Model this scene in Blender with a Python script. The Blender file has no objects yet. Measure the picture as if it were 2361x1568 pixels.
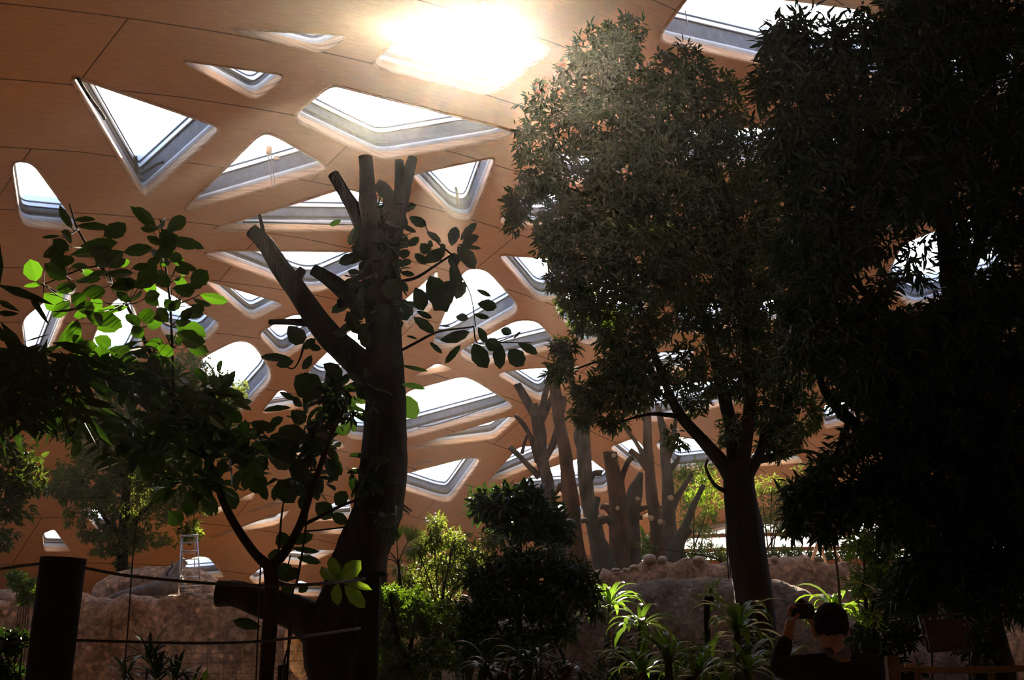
import bpy, bmesh, math, random
import numpy as np
from mathutils import Vector, Matrix
from mathutils.geometry import delaunay_2d_cdt
R = math.radians
COL = bpy.context.scene.collection
SC = bpy.context.scene

# ------------------------------------------------------------------ camera
W0, H0 = 2361.0, 1568.0
FPX = 2850.0
PITCH = R(14.5)
CAM = np.array([0.0, 0.0, 1.6])
cd = bpy.data.cameras.new('camera'); cam = bpy.data.objects.new('camera', cd); COL.objects.link(cam)
cd.sensor_width = 36.0; cd.lens = 36.0 * FPX / W0; cd.clip_end = 500
cam.location = CAM; cam.rotation_euler = (math.pi/2 + PITCH, 0, 0)
SC.camera = cam
FW = np.array([0, math.cos(PITCH), math.sin(PITCH)]); UP = np.array([0, -math.sin(PITCH), math.cos(PITCH)])

def ray(px, py):
    """direction of a pixel of the photograph, scaled to 1 m along +Y"""
    d = FW + np.array([1.0, 0, 0])*((px-W0/2)/FPX) + UP*((H0/2-py)/FPX)
    return d / d[1]
def P(px, py, Y): return CAM + ray(px, py)*Y
def proj(p):
    q = np.asarray(p) - CAM
    z = q @ FW
    return (q[..., 0]/z*FPX + W0/2, H0/2 - (q @ UP)/z*FPX, z)

# ------------------------------------------------------------------ sky and sun
sv = ray(1114, 110); sv = sv/np.linalg.norm(sv)
SUN_EL = math.asin(sv[2]); SUN_AZ = math.atan2(sv[0], sv[1])
world = bpy.data.worlds.new('world'); SC.world = world; world.use_nodes = True
nt = world.node_tree; nt.nodes.clear()
sky = nt.nodes.new('ShaderNodeTexSky'); sky.sky_type = 'NISHITA'
sky.sun_disc = True; sky.sun_size = R(1.1); sky.sun_intensity = 0.30
sky.sun_elevation = SUN_EL; sky.sun_rotation = SUN_AZ
sky.altitude = 500; sky.air_density = 1.0; sky.dust_density = 1.5; sky.ozone_density = 1.0
bg = nt.nodes.new('ShaderNodeBackground'); bg.inputs['Strength'].default_value = 0.55
wo = nt.nodes.new('ShaderNodeOutputWorld')
nt.links.new(sky.outputs[0], bg.inputs['Color']); nt.links.new(bg.outputs[0], wo.inputs['Surface'])
SC.view_settings.view_transform = 'Standard'; SC.view_settings.look = 'None'
SC.view_settings.gamma = 1.0; SC.view_settings.use_curve_mapping = False
SC.view_settings.exposure = 1.02
try:
    SC.cycles.max_bounces = 10; SC.cycles.diffuse_bounces = 5; SC.cycles.transparent_max_bounces = 16
    SC.cycles.sample_clamp_indirect = 6.0; SC.cycles.caustics_reflective = False; SC.cycles.caustics_refractive = False
except Exception: pass

# ------------------------------------------------------------------ materials
MATS = {}
def new_mat(name):
    m = bpy.data.materials.new(name); m.use_nodes = True; m.node_tree.nodes.clear(); MATS[name] = m
    return m, m.node_tree, m.node_tree.nodes.new('ShaderNodeOutputMaterial')
def N(nt, t, **k):
    n = nt.nodes.new(t)
    for a, b in k.items(): setattr(n, a, b)
    return n
def ramp(nt, stops, src):
    r = N(nt, 'ShaderNodeValToRGB'); e = r.color_ramp.elements
    while len(e) < len(stops): e.new(0.5)
    for i, (p, c) in enumerate(stops): e[i].position = p; e[i].color = (*c, 1)
    nt.links.new(src, r.inputs[0]); return r
def solid(name, c1, c2=None, rough=.7, scale=8, bump=0.0, metal=0, spec=.4, detail=5, stretch=None):
    m, nt, out = new_mat(name)
    b = N(nt, 'ShaderNodeBsdfPrincipled'); b.inputs['Roughness'].default_value = rough
    b.inputs['Metallic'].default_value = metal; b.inputs['Specular IOR Level'].default_value = spec
    tc = N(nt, 'ShaderNodeTexCoord'); no = N(nt, 'ShaderNodeTexNoise'); no.inputs['Scale'].default_value = scale
    no.inputs['Detail'].default_value = detail
    src = tc.outputs['Object']
    if stretch:
        mp = N(nt, 'ShaderNodeMapping'); mp.inputs['Scale'].default_value = stretch
        nt.links.new(src, mp.inputs[0]); src = mp.outputs[0]
    nt.links.new(src, no.inputs['Vector'])
    r = ramp(nt, [(.3, c1), (.7, c2 or c1)], no.outputs[0])
    nt.links.new(r.outputs[0], b.inputs['Base Color'])
    if bump:
        bp = N(nt, 'ShaderNodeBump'); bp.inputs['Strength'].default_value = bump; bp.inputs['Distance'].default_value = .05
        nt.links.new(no.outputs[0], bp.inputs['Height']); nt.links.new(bp.outputs[0], b.inputs['Normal'])
    nt.links.new(b.outputs[0], out.inputs[0]); return m
def leaf_mat(name, c1, c2, trans, rough=.38, tf=.42, spec=.5, scale=1.2):
    """leaf: glossy upper skin over a body that lets yellow-green light through"""
    m, nt, out = new_mat(name)
    b = N(nt, 'ShaderNodeBsdfPrincipled'); b.inputs['Roughness'].default_value = rough; b.inputs['Specular IOR Level'].default_value = spec
    tc = N(nt, 'ShaderNodeTexCoord'); no = N(nt, 'ShaderNodeTexNoise'); no.inputs['Scale'].default_value = scale
    no.inputs['Detail'].default_value = 4
    nt.links.new(tc.outputs['Object'], no.inputs['Vector'])
    r = ramp(nt, [(.35, c1), (.65, c2)], no.outputs[0]); nt.links.new(r.outputs[0], b.inputs['Base Color'])
    t = N(nt, 'ShaderNodeBsdfTranslucent')
    r2 = ramp(nt, [(.35, tuple(x*.8 for x in trans)), (.65, trans)], no.outputs[0]); nt.links.new(r2.outputs[0], t.inputs['Color'])
    mx = N(nt, 'ShaderNodeMixShader'); mx.inputs[0].default_value = tf
    nt.links.new(b.outputs[0], mx.inputs[1]); nt.links.new(t.outputs[0], mx.inputs[2]); nt.links.new(mx.outputs[0], out.inputs[0])
    return m

def roof_material():
    m, nt, out = new_mat('roof_plywood')
    b = N(nt, 'ShaderNodeBsdfPrincipled'); b.inputs['Roughness'].default_value = .62; b.inputs['Specular IOR Level'].default_value = .25
    tc = N(nt, 'ShaderNodeTexCoord')
    mp = N(nt, 'ShaderNodeMapping'); mp.inputs['Rotation'].default_value = (0, 0, R(-41)); mp.inputs['Location'].default_value = (5.94, .1, 0)
    nt.links.new(tc.outputs['Object'], mp.inputs[0])
    # drop z so the joints run like sheets laid on the shell
    sx = N(nt, 'ShaderNodeSeparateXYZ'); cx = N(nt, 'ShaderNodeCombineXYZ')
    nt.links.new(mp.outputs[0], sx.inputs[0]); nt.links.new(sx.outputs[0], cx.inputs[0]); nt.links.new(sx.outputs[1], cx.inputs[1])
    br = N(nt, 'ShaderNodeTexBrick'); br.inputs['Scale'].default_value = 1.0
    br.inputs['Brick Width'].default_value = 15.0; br.inputs['Row Height'].default_value = 2.5
    br.inputs['Mortar Size'].default_value = .022; br.inputs['Mortar Smooth'].default_value = .3
    br.inputs['Color1'].default_value = (1, 1, 1, 1); br.inputs['Color2'].default_value = (.90, .90, .90, 1); br.inputs['Mortar'].default_value = (.22, .2, .18, 1)
    nt.links.new(cx.outputs[0], br.inputs['Vector'])
    st = N(nt, 'ShaderNodeMapping'); st.inputs['Scale'].default_value = (1.2, 14, 1)
    nt.links.new(cx.outputs[0], st.inputs[0])
    n1 = N(nt, 'ShaderNodeTexNoise'); n1.inputs['Scale'].default_value = 1.6; n1.inputs['Detail'].default_value = 7; n1.inputs['Roughness'].default_value = .65
    nt.links.new(st.outputs[0], n1.inputs['Vector'])
    n2 = N(nt, 'ShaderNodeTexNoise'); n2.inputs['Scale'].default_value = .35; n2.inputs['Detail'].default_value = 3
    nt.links.new(tc.outputs['Object'], n2.inputs['Vector'])
    r1 = ramp(nt, [(.3, (.47, .235, .108)), (.5, (.58, .285, .125)), (.72, (.66, .34, .155))], n1.outputs[0])
    r2 = ramp(nt, [(.3, (.86, .86, .86)), (.7, (1.06, 1.04, 1.0))], n2.outputs[0])
    m1 = N(nt, 'ShaderNodeMix', data_type='RGBA', blend_type='MULTIPLY'); m1.inputs[0].default_value = 1
    nt.links.new(r1.outputs[0], m1.inputs[6]); nt.links.new(r2.outputs[0], m1.inputs[7])
    m2 = N(nt, 'ShaderNodeMix', data_type='RGBA', blend_type='MULTIPLY'); m2.inputs[0].default_value = 1
    nt.links.new(m1.outputs[2], m2.inputs[6]); nt.links.new(br.outputs[0], m2.inputs[7])
    nt.links.new(m2.outputs[2], b.inputs['Base Color']); nt.links.new(b.outputs[0], out.inputs[0])
    return m
def rim_material():
    m, nt, out = new_mat('laminated_rim')
    b = N(nt, 'ShaderNodeBsdfPrincipled'); b.inputs['Roughness'].default_value = .6
    tc = N(nt, 'ShaderNodeTexCoord'); mp = N(nt, 'ShaderNodeMapping'); mp.inputs['Scale'].default_value = (.6, .6, 30)
    nt.links.new(tc.outputs['Object'], mp.inputs[0])
    n = N(nt, 'ShaderNodeTexNoise'); n.inputs['Scale'].default_value = 1.0; n.inputs['Detail'].default_value = 3
    nt.links.new(mp.outputs[0], n.inputs['Vector'])
    r = ramp(nt, [(.38, (.34, .19, .10)), (.5, (.60, .40, .245)), (.62, (.42, .25, .135))], n.outputs[0])
    nt.links.new(r.outputs[0], b.inputs['Base Color']); nt.links.new(b.outputs[0], out.inputs[0]); return m
def pane_material():
    m, nt, out = new_mat('skylight_pane')
    t = N(nt, 'ShaderNodeBsdfTransparent'); t.inputs[0].default_value = (.93, .96, 1, 1)
    g = N(nt, 'ShaderNodeBsdfGlossy'); g.inputs['Roughness'].default_value = .06; g.inputs[0].default_value = (1, 1, 1, 1)
    d = N(nt, 'ShaderNodeBsdfTranslucent'); d.inputs[0].default_value = (.8, .86, .95, 1)
    a = N(nt, 'ShaderNodeMixShader'); a.inputs[0].default_value = .05
    c = N(nt, 'ShaderNodeMixShader'); c.inputs[0].default_value = .06
    nt.links.new(t.outputs[0], a.inputs[1]); nt.links.new(d.outputs[0], a.inputs[2])
    nt.links.new(a.outputs[0], c.inputs[1]); nt.links.new(g.outputs[0], c.inputs[2]); nt.links.new(c.outputs[0], out.inputs[0]); return m
def rock_material(name, base, light, scale=1.0):
    m, nt, out = new_mat(name)
    b = N(nt, 'ShaderNodeBsdfPrincipled'); b.inputs['Roughness'].default_value = .9; b.inputs['Specular IOR Level'].default_value = .2
    tc = N(nt, 'ShaderNodeTexCoord')
    v = N(nt, 'ShaderNodeTexVoronoi'); v.inputs['Scale'].default_value = 4.2*scale; v.inputs['Randomness'].default_value = 1
    v2 = N(nt, 'ShaderNodeTexVoronoi'); v2.inputs['Scale'].default_value = 8*scale
    n = N(nt, 'ShaderNodeTexNoise'); n.inputs['Scale'].default_value = 1.7*scale; n.inputs['Detail'].default_value = 11; n.inputs['Roughness'].default_value = .7
    for x in (v, v2, n): nt.links.new(tc.outputs['Object'], x.inputs['Vector'])
    r = ramp(nt, [(.3, base), (.68, light)], n.outputs[0])
    peb = ramp(nt, [(.10, (1, 1, 1)), (.26, (0, 0, 0))], v.outputs[0])
    mx = N(nt, 'ShaderNodeMix', data_type='RGBA'); nt.links.new(peb.outputs[0], mx.inputs[0])
    nt.links.new(r.outputs[0], mx.inputs[6]); mx.inputs[7].default_value = (light[0]*1.5, light[1]*1.4, light[2]*1.3, 1)
    n3 = N(nt, 'ShaderNodeTexNoise'); n3.inputs['Scale'].default_value = 13*scale; n3.inputs['Detail'].default_value = 6; n3.inputs['Roughness'].default_value = .7
    nt.links.new(tc.outputs['Object'], n3.inputs['Vector'])
    wd = N(nt, 'ShaderNodeMix', data_type='RGBA'); wd.inputs[0].default_value = .06; nt.links.new(tc.outputs['Object'], wd.inputs[6]); nt.links.new(n3.outputs[1], wd.inputs[7])
    nt.links.new(wd.outputs[2], v2.inputs['Vector']); nt.links.new(wd.outputs[2], v.inputs['Vector'])
    sc_ = N(nt, 'ShaderNodeSeparateColor'); nt.links.new(v2.outputs[1], sc_.inputs[0])
    ra = ramp(nt, [(.0, (.62, .60, .58)), (.5, (.95, .93, .9)), (1.0, (1.35, 1.25, 1.15))], sc_.outputs[0])
    rb = ramp(nt, [(.34, (.5, .5, .5)), (.62, (1.3, 1.3, 1.3))], n3.outputs[0])
    r3 = N(nt, 'ShaderNodeMix', data_type='RGBA', blend_type='MULTIPLY'); r3.inputs[0].default_value = 1
    nt.links.new(ra.outputs[0], r3.inputs[6]); nt.links.new(rb.outputs[0], r3.inputs[7])
    m3 = N(nt, 'ShaderNodeMix', data_type='RGBA', blend_type='MULTIPLY'); m3.inputs[0].default_value = 1
    nt.links.new(mx.outputs[2], m3.inputs[6]); nt.links.new(r3.outputs[2], m3.inputs[7]); nt.links.new(m3.outputs[2], b.inputs['Base Color'])
    bp = N(nt, 'ShaderNodeBump'); bp.inputs['Strength'].default_value = .9; bp.inputs['Distance'].default_value = .06
    ad = N(nt, 'ShaderNodeMath', operation='MULTIPLY_ADD'); nt.links.new(peb.outputs[0], ad.inputs[0]); ad.inputs[1].default_value = .35; nt.links.new(n3.outputs[0], ad.inputs[2])
    nt.links.new(ad.outputs[0], bp.inputs['Height']); nt.links.new(bp.outputs[0], b.inputs['Normal'])
    nt.links.new(b.outputs[0], out.inputs[0]); return m
roof_material(); rim_material(); pane_material()
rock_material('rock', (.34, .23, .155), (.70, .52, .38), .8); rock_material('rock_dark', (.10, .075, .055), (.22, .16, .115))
solid('liner_lip', (.36, .375, .40), (.46, .475, .50), .5, 3)
solid('liner_felt', (.085, .085, .095), (.125, .125, .14), .9, 6)
solid('frame_white', (.72, .75, .80), (.80, .83, .88), .35, 4)
solid('gasket', (.05, .055, .07), None, .5)
solid('roof_membrane', (.3, .3, .3), (.36, .36, .36), .8, 1)
solid('sand', (.30, .22, .145), (.46, .34, .23), .95, 1.5, .4)
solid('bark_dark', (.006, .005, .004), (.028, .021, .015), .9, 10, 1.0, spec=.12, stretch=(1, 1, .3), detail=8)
solid('bark_brown', (.040, .024, .016), (.16, .094, .060), .9, 4, .9, spec=.15, stretch=(1, 1, .35), detail=9)
solid('bark_grey', (.032, .025, .020), (.135, .104, .084), .9, 4, .9, spec=.15, stretch=(1, 1, .4), detail=9)
solid('bark_green', (.028, .030, .017), (.06, .062, .036), .8, 9, .5)
solid('cut_wood', (.42, .29, .19), (.58, .42, .28), .8, 12)
solid('black_paint', (.006, .005, .005), (.010, .009, .008), .7, 12, .2, spec=.06)
solid('rope_black', (.02, .019, .02), (.04, .038, .038), .8, 60, .6)
solid('dark_metal', (.05, .05, .055), None, .4, metal=.8)
solid('aluminium', (.50, .50, .52), (.6, .6, .62), .35, 5, metal=.7)
solid('rust', (.20, .06, .03), (.32, .11, .05), .7, 6)
solid('stone_pale', (.42, .33, .25), (.60, .49, .38), .85, 5, .4)
solid('dry_wood', (.30, .20, .13), (.46, .33, .23), .8, 6, .5, stretch=(1, 1, .3))
solid('log_grey', (.16, .155, .15), (.34, .33, .32), .75, 5, .6)
solid('bamboo', (.13, .085, .04), (.20, .14, .07), .45, 3)
solid('board', (.05, .05, .055), (.075, .075, .08), .8, 4, spec=.1)
solid('hair', (.004, .003, .0025), (.012, .008, .006), .9, 60, 1.0, spec=.15)
solid('skin', (.25, .14, .10), (.32, .19, .14), .55, 10)
solid('sweater', (.014, .0135, .021), (.022, .021, .032), .95, 50, .4, spec=.08)
solid('collar', (.10, .10, .12), (.13, .13, .15), .9, 50)
solid('trousers', (.018, .02, .03), (.03, .032, .045), .9, 30, spec=.1)
solid('camera_black', (.012, .012, .012), (.02, .02, .02), .35, 30)
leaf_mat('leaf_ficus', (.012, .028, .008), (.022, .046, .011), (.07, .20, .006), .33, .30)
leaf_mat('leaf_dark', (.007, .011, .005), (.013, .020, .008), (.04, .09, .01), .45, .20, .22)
leaf_mat('leaf_crown', (.010, .016, .006), (.020, .028, .009), (.13, .20, .02), .40, .26, .35)
leaf_mat('leaf_small', (.016, .028, .008), (.030, .046, .012), (.22, .30, .03), .42, .34)
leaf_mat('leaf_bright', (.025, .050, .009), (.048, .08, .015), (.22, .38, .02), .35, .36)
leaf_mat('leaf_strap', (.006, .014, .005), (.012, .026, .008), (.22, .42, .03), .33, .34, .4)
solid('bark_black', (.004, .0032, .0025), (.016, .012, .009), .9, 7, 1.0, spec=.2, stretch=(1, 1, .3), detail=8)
solid('timber_dark', (.11, .065, .04), (.18, .11, .07), .8, 8, .4)
leaf_mat('leaf_hedge', (.010, .022, .005), (.020, .038, .008), (.16, .30, .014), .28, .28, .6)
leaf_mat('leaf_dry', (.16, .12, .08), (.25, .19, .13), (.4, .28, .15), .6, .3)

# ------------------------------------------------------------------ object helpers
def tag(o, label=None, cat=None, group=None, kind=None):
    if label: o['label'] = label
    if cat: o['category'] = cat
    if group: o['group'] = group
    if kind: o['kind'] = kind
    return o
def empty(name, loc=(0, 0, 0), **k):
    o = bpy.data.objects.new(name, None); o.empty_display_size = .3; COL.objects.link(o); o.location = loc
    return tag(o, **k)
def mesh(name, V, F, mat, parent=None, smooth=True, mi=None, mats=None):
    """ONE mesh object; V world coordinates (list or array), F faces"""
    V = np.asarray(V, dtype=float).reshape(-1, 3)
    if parent is not None: V = V - np.array(org(parent))
    me = bpy.data.meshes.new(name)
    me.from_pydata([tuple(v) for v in V], [], [tuple(f) for f in F])
    for m in (mats or [mat]): me.materials.append(MATS[m])
    if mi is not None: me.polygons.foreach_set('material_index', mi)
    if smooth: me.polygons.foreach_set('use_smooth', [True]*len(me.polygons))
    me.update()
    o = bpy.data.objects.new(name, me); COL.objects.link(o)
    if parent is not None: o.parent = parent
    return o
def org(o):
    l = Vector((0, 0, 0))
    while o is not None: l = l + o.location; o = o.parent
    return l
def fast_mesh(name, V, loops, counts, mat, parent=None, smooth=False):
    V = np.asarray(V, dtype=np.float32).reshape(-1, 3)
    if parent is not None: V = V - np.array(org(parent), dtype=np.float32)
    me = bpy.data.meshes.new(name); n = len(counts)
    me.vertices.add(len(V)); me.vertices.foreach_set('co', V.ravel())
    me.loops.add(len(loops)); me.loops.foreach_set('vertex_index', np.asarray(loops, dtype=np.int32))
    me.polygons.add(n); cs = np.concatenate([[0], np.cumsum(counts)[:-1]]).astype(np.int32)
    me.polygons.foreach_set('loop_start', cs); me.polygons.foreach_set('loop_total', np.asarray(counts, dtype=np.int32))
    me.polygons.foreach_set('use_smooth', [smooth]*n)
    me.materials.append(MATS[mat]); me.update(calc_edges=True)
    o = bpy.data.objects.new(name, me); COL.objects.link(o)
    if parent is not None: o.parent = parent
    return o

# ------------------------------------------------------------------ the roof shell
Z0, CX, CY, RD = 17.0, 10.0, 22.0, 45.0
def shell(x, y): return Z0*(1 - ((x-CX)**2 + (y-CY)**2)/RD**2)
def shell_n(x, y):
    n = np.array([2*Z0*(x-CX)/RD**2, 2*Z0*(y-CY)/RD**2, 1.0]); return n/np.linalg.norm(n)
def hit(px, py):
    d = ray(px, py); k = Z0/RD**2
    a = k*(d[0]**2 + d[1]**2); b = d[2] + 2*k*(d[0]*(CAM[0]-CX) + d[1]*(CAM[1]-CY))
    c = CAM[2] - Z0 + k*((CAM[0]-CX)**2 + (CAM[1]-CY)**2)
    t = (-b + math.sqrt(max(b*b - 4*a*c, 0)))/(2*a)
    return CAM + d*t
def rim_h(phi):
    if phi < -.30 or phi > 2.6: return 2.2
    if phi < -.17: return 2.2 + (phi+.30)/.13*4.0
    if phi < .02: return 6.2 + (phi+.17)/.19*1.3
    return 7.5
def edge_r(phi): return RD*math.sqrt(1 - rim_h(phi)/Z0)
EDGE = [(CX + edge_r(a)*math.sin(a), CY + edge_r(a)*math.cos(a)) for a in np.linspace(-math.pi, math.pi, 160, endpoint=False)]

def round_poly(pts, r):
    """corner rounding of a 2-D polygon, r = setback along each side"""
    out = []; n = len(pts); pts = [np.array(p, float) for p in pts]
    for i in range(n):
        p, a, b = pts[i], pts[i-1], pts[(i+1) % n]
        la, lb = np.linalg.norm(a-p), np.linalg.norm(b-p)
        ra, rb = min(r, la*.42), min(r, lb*.42)
        pa, pb = p + (a-p)/la*ra, p + (b-p)/lb*rb
        for t in (0, .2, .4, .6, .8, 1.0):
            out.append((1-t)**2*pa + 2*t*(1-t)*p + t*t*pb)
    # extra points along the straight sides
    res = []
    for i in range(len(out)):
        a, b = out[i], out[(i+1) % len(out)]; res.append(a)
    return np.array(res)
def area2(p):
    x, y = p[:, 0], p[:, 1]; return .5*np.sum(x*np.roll(y, -1) - np.roll(x, -1)*y)
def inside(poly, x, y):
    px, py = poly[:, 0], poly[:, 1]; qx, qy = np.roll(px, -1), np.roll(py, -1)
    c = ((py > y) != (qy > y)) & (x < (qx-px)*(y-py)/(qy-py+1e-12) + px)
    return bool(np.sum(c) % 2)

# corner lists: pixels of the photograph, cast on the shell (the real outline, size and distance)
SKY = [
 ('narrow dark triangular skylight high beside the topmost roof joint', [(516,64),(806,80),(737,121)], 26),
 ('small dark triangular skylight above the large upright triangle', [(412,137),(662,172),(590,232)], 26),
 ('large triangular skylight pointing down, near the long roof joint, with a dark rod on its edge', [(160,172),(515,294),(330,458)], 26),
 ('four-sided skylight cut by the picture edge behind the fig sapling tip', [(24,370),(74,372),(190,532),(47,520)], 28),
 ('arched triangular skylight with cable clamp and white cords', [(414,491),(605,302),(648,318),(766,388)], 34),
 ('wide four-sided skylight above the sawn tips of the pruned fig', [(668,271),(762,194),(800,203),(1190,302),(1150,322),(880,367),(838,350)], 34),
 ('four-sided skylight with the sun shining through it', [(848,148),(938,72),(1268,98),(1262,122),(1136,220)], 34),
 ('deep inverted triangular skylight beside the pruned fig crown', [(944,402),(1145,360),(1088,508),(1045,504)], 20),
 ('broad arched skylight behind the pruned fig, black cable on its ledge', [(480,530),(800,430),(948,490),(922,532)], 28),
 ('broad inverted triangular skylight crossed by the sawn fig branch', [(462,583),(520,576),(955,580),(740,672),(700,672)], 22),
 ('small inverted triangular skylight right of the green fig leaves', [(464,642),(660,700),(580,740)], 20),
 ('tall slanting skylight behind the long drooping leaves', [(47,736),(130,672),(183,650),(92,872),(60,852)], 26),
 ('white skylight half hidden behind the fig sapling stem', [(210,780),(266,680),(312,700),(335,800),(300,865),(205,865)], 30),
 ('small white skylight with cable behind the fig sapling twigs', [(348,650),(514,746),(470,790),(372,772)], 22),
 ('kite shaped skylight left of the thick fig branch fork', [(590,768),(680,720),(782,742),(652,832)], 24),
 ('bright rounded skylight above the small-leaved tree', [(452,830),(545,782),(585,790),(636,868),(555,956),(480,930)], 30),
 ('bright round topped skylight behind the fork of the fig', [(700,862),(815,750),(868,752),(936,806),(908,862),(740,905)], 30),
 ('small skylight below the fork of the fig behind a leaf', [(598,954),(648,892),(704,936)], 18),
 ('small skylight close right of the fig trunk among big leaves', [(922,700),(1012,618),(1004,704),(935,760)], 18),
 ('large bright rounded triangular skylight right of the fig trunk', [(990,800),(1068,618),(1122,618),(1206,714),(1040,806)], 30),
 ('bright arched skylight below the large one beside the fig', [(1048,812),(1190,736),(1242,738),(1292,800),(1100,846)], 26),
 ('inverted triangular skylight touching the edge of the leafy crown', [(1145,586),(1310,598),(1296,692),(1240,695)], 20),
 ('skylight peeping out below the crown edge', [(1272,706),(1330,655),(1505,625),(1480,745),(1345,800)], 22),
 ('shallow inverted triangular skylight above the tallest pruned trunk', [(1140,860),(1200,850),(1345,840),(1247,928)], 20),
 ('tiny grey skylight slit beside a horizontal leaf', [(950,868),(1008,834),(1046,850)], 12),
 ('big bright four-sided skylight right of the fig trunk', [(900,1020),(932,902),(1065,866),(1092,874),(1190,935),(1160,950)], 22),
 ('bright skylight showing left of the lower fig trunk', [(770,972),(800,930),(866,926),(860,1015),(805,1012)], 20),
 ('long low skylight under the big bright one', [(918,1038),(1165,960),(1200,958),(1140,1011)], 14),
 ('wide skylight behind the dense fig leaves', [(540,1044),(640,1004),(775,1008),(800,1030),(690,1054)], 16),
 ('triangular skylight pointing down beside the lower fig trunk', [(865,1108),(1085,1052),(1112,1058),(1040,1157),(1012,1155)], 18),
 ('pale sliver of skylight next to the lower fig trunk', [(912,1080),(1005,1052),(990,1066)], 8),
 ('skylight behind the first pruned trunk of the row', [(1114,1122),(1195,1028),(1306,1024),(1292,1050)], 16),
 ('broad bright skylight behind the middle pruned trunks', [(1130,1146),(1250,1082),(1352,1050),(1422,1102),(1400,1134),(1145,1152)], 16),
 ('small four-sided skylight behind the flat topped stump', [(1402,1030),(1465,1008),(1504,1052),(1474,1088)], 16),
 ('white skylight behind the rightmost pruned trunk', [(1506,1020),(1560,1004),(1640,1018),(1655,1078),(1560,1088)], 18),
 ('bright skylight seen through the lower crown branches', [(1436,935),(1520,888),(1704,863),(1724,922),(1500,975)], 20),
 ('bright band of skylight left of the crown main limb', [(1436,872),(1510,812),(1604,802),(1592,852)], 16),
 ('skylight glinting through the middle of the crown', [(1536,764),(1580,698),(1694,688),(1722,732),(1640,768)], 20),
 ('skylight glinting through the right of the crown', [(1728,760),(1745,690),(1812,688),(1840,730)], 16),
 ('bright skylight seen in gaps of the dark tall tree', [(2036,650),(2080,560),(2240,498),(2335,555),(2330,650),(2100,712)], 30),
 ('slanting skylight sliver behind the leaning dark limb', [(1896,935),(1935,912),(1982,966),(1900,990)], 14),
 ('low skylight behind the fork of the crown tree', [(1696,1078),(1740,1040),(1825,1034),(1855,1066)], 12),
 ('largest skylight, at the top edge behind the dark foliage', [(1510,93),(1602,-30),(2005,22),(2100,198),(1860,172)], 34),
 ('skylight behind the top of the dark tall tree', [(2150,262),(2130,150),(2330,95),(2358,200)], 24),
 ('skylight seen through the upper crown', [(1504,362),(1560,296),(1840,290),(1800,385),(1600,388)], 24),
 ('skylight seen between the crown and the dark tree', [(1862,420),(1900,288),(2060,292),(2080,365),(1950,392)], 24),
 ('skylight sparkling through the upper left of the crown', [(1238,408),(1285,350),(1445,370),(1420,430),(1330,424)], 18),
 ('skylight half covered by the left edge of the crown', [(1144,514),(1192,452),(1330,440),(1296,524)], 22),
 ('small far skylight above the dark round post', [(97,1229),(124,1218),(164,1270),(101,1269)], 8),
 ('small far skylight behind the small-leaved tree', [(184,1172),(225,1168),(292,1232),(228,1226)], 8),
 ('thin far skylight beside the fig sapling limb', [(443,1200),(522,1158),(517,1176)], 6),
 ('thin far skylight above the sapling limb', [(533,1156),(592,1130),(582,1149)], 5),
 ('long thin far skylight behind the vertical twigs', [(558,1186),(748,1108),(738,1125),(640,1162)], 7),
 ('long pale far skylight above the metal ladder', [(480,1240),(672,1172),(640,1208)], 8),
 ('far skylight behind the forked sapling', [(710,1202),(768,1158),(806,1148),(814,1196)], 8),
 ('thin far skylight low behind the sapling', [(688,1229),(800,1214),(796,1230)], 5),
 ('far skylight behind the round sapling leaves', [(622,1296),(680,1266),(782,1266),(702,1302)], 7),
 ('small far skylight left of the sapling stem', [(572,1330),(612,1300),(656,1318),(590,1347)], 8),
 ('low far skylight above the thick sawn limb', [(636,1372),(690,1336),(762,1362),(750,1374)], 6),
 ('far skylight behind the metal ladder', [(372,1310),(455,1281),(482,1284),(520,1330),(430,1338)], 10),
 ('far skylight behind the bent trunks', [(1278,1166),(1300,1158),(1350,1168),(1342,1202),(1288,1200)], 6),
 ('narrow far skylight left of the flat topped stump', [(1366,1168),(1404,1156),(1400,1170)], 4),
 ('narrow far skylight between two dark trunks', [(1440,1200),(1508,1176),(1506,1190)], 5),
]
WIN = []
for lab, c, r in SKY:
    pp = round_poly(c, r); p3 = np.array([hit(x, y) for x, y in pp])
    if area2(p3[:, :2]) < 0: p3 = p3[::-1]
    WIN.append((lab, p3))
# unseen openings invented beyond the view to let light into the hall
rng = np.random.RandomState(5); tries = 0; outer = []
def clear_of(c, rad):
    for _, p in WIN:
        if np.min(np.hypot(p[:, 0]-c[0], p[:, 1]-c[1])) < rad + .45 or inside(p[:, :2], *c): return False
    return True
while len(outer) < 62 and tries < 9000:
    tries += 1
    a = rng.uniform(-math.pi, math.pi); q = RD*math.sqrt(rng.uniform(0, .62)); c = np.array([CX + q*math.sin(a), CY + q*math.cos(a)])
    if q > edge_r(a) - 3.2 or c[1] < 22: continue
    rad = rng.uniform(1.7, 2.5)
    if not clear_of(c, rad): continue
    k = rng.choice([3, 4, 4]); th = rng.uniform(0, 6.28)
    pts = [c + rad*rng.uniform(.85, 1.1)*np.array([math.cos(th + 2*math.pi*i/k), math.sin(th + 2*math.pi*i/k)]) for i in range(k)]
    pp = round_poly(pts, .45); p3 = np.array([(x, y, shell(x, y)) for x, y in pp])
    u, v, z = proj(p3)
    if np.any((z > .5) & (u > -30) & (u < W0+30) & (v > -60) & (v < H0)): continue
    outer.append(1); WIN.append((None, p3 if area2(p3[:, :2]) > 0 else p3[::-1]))

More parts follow.
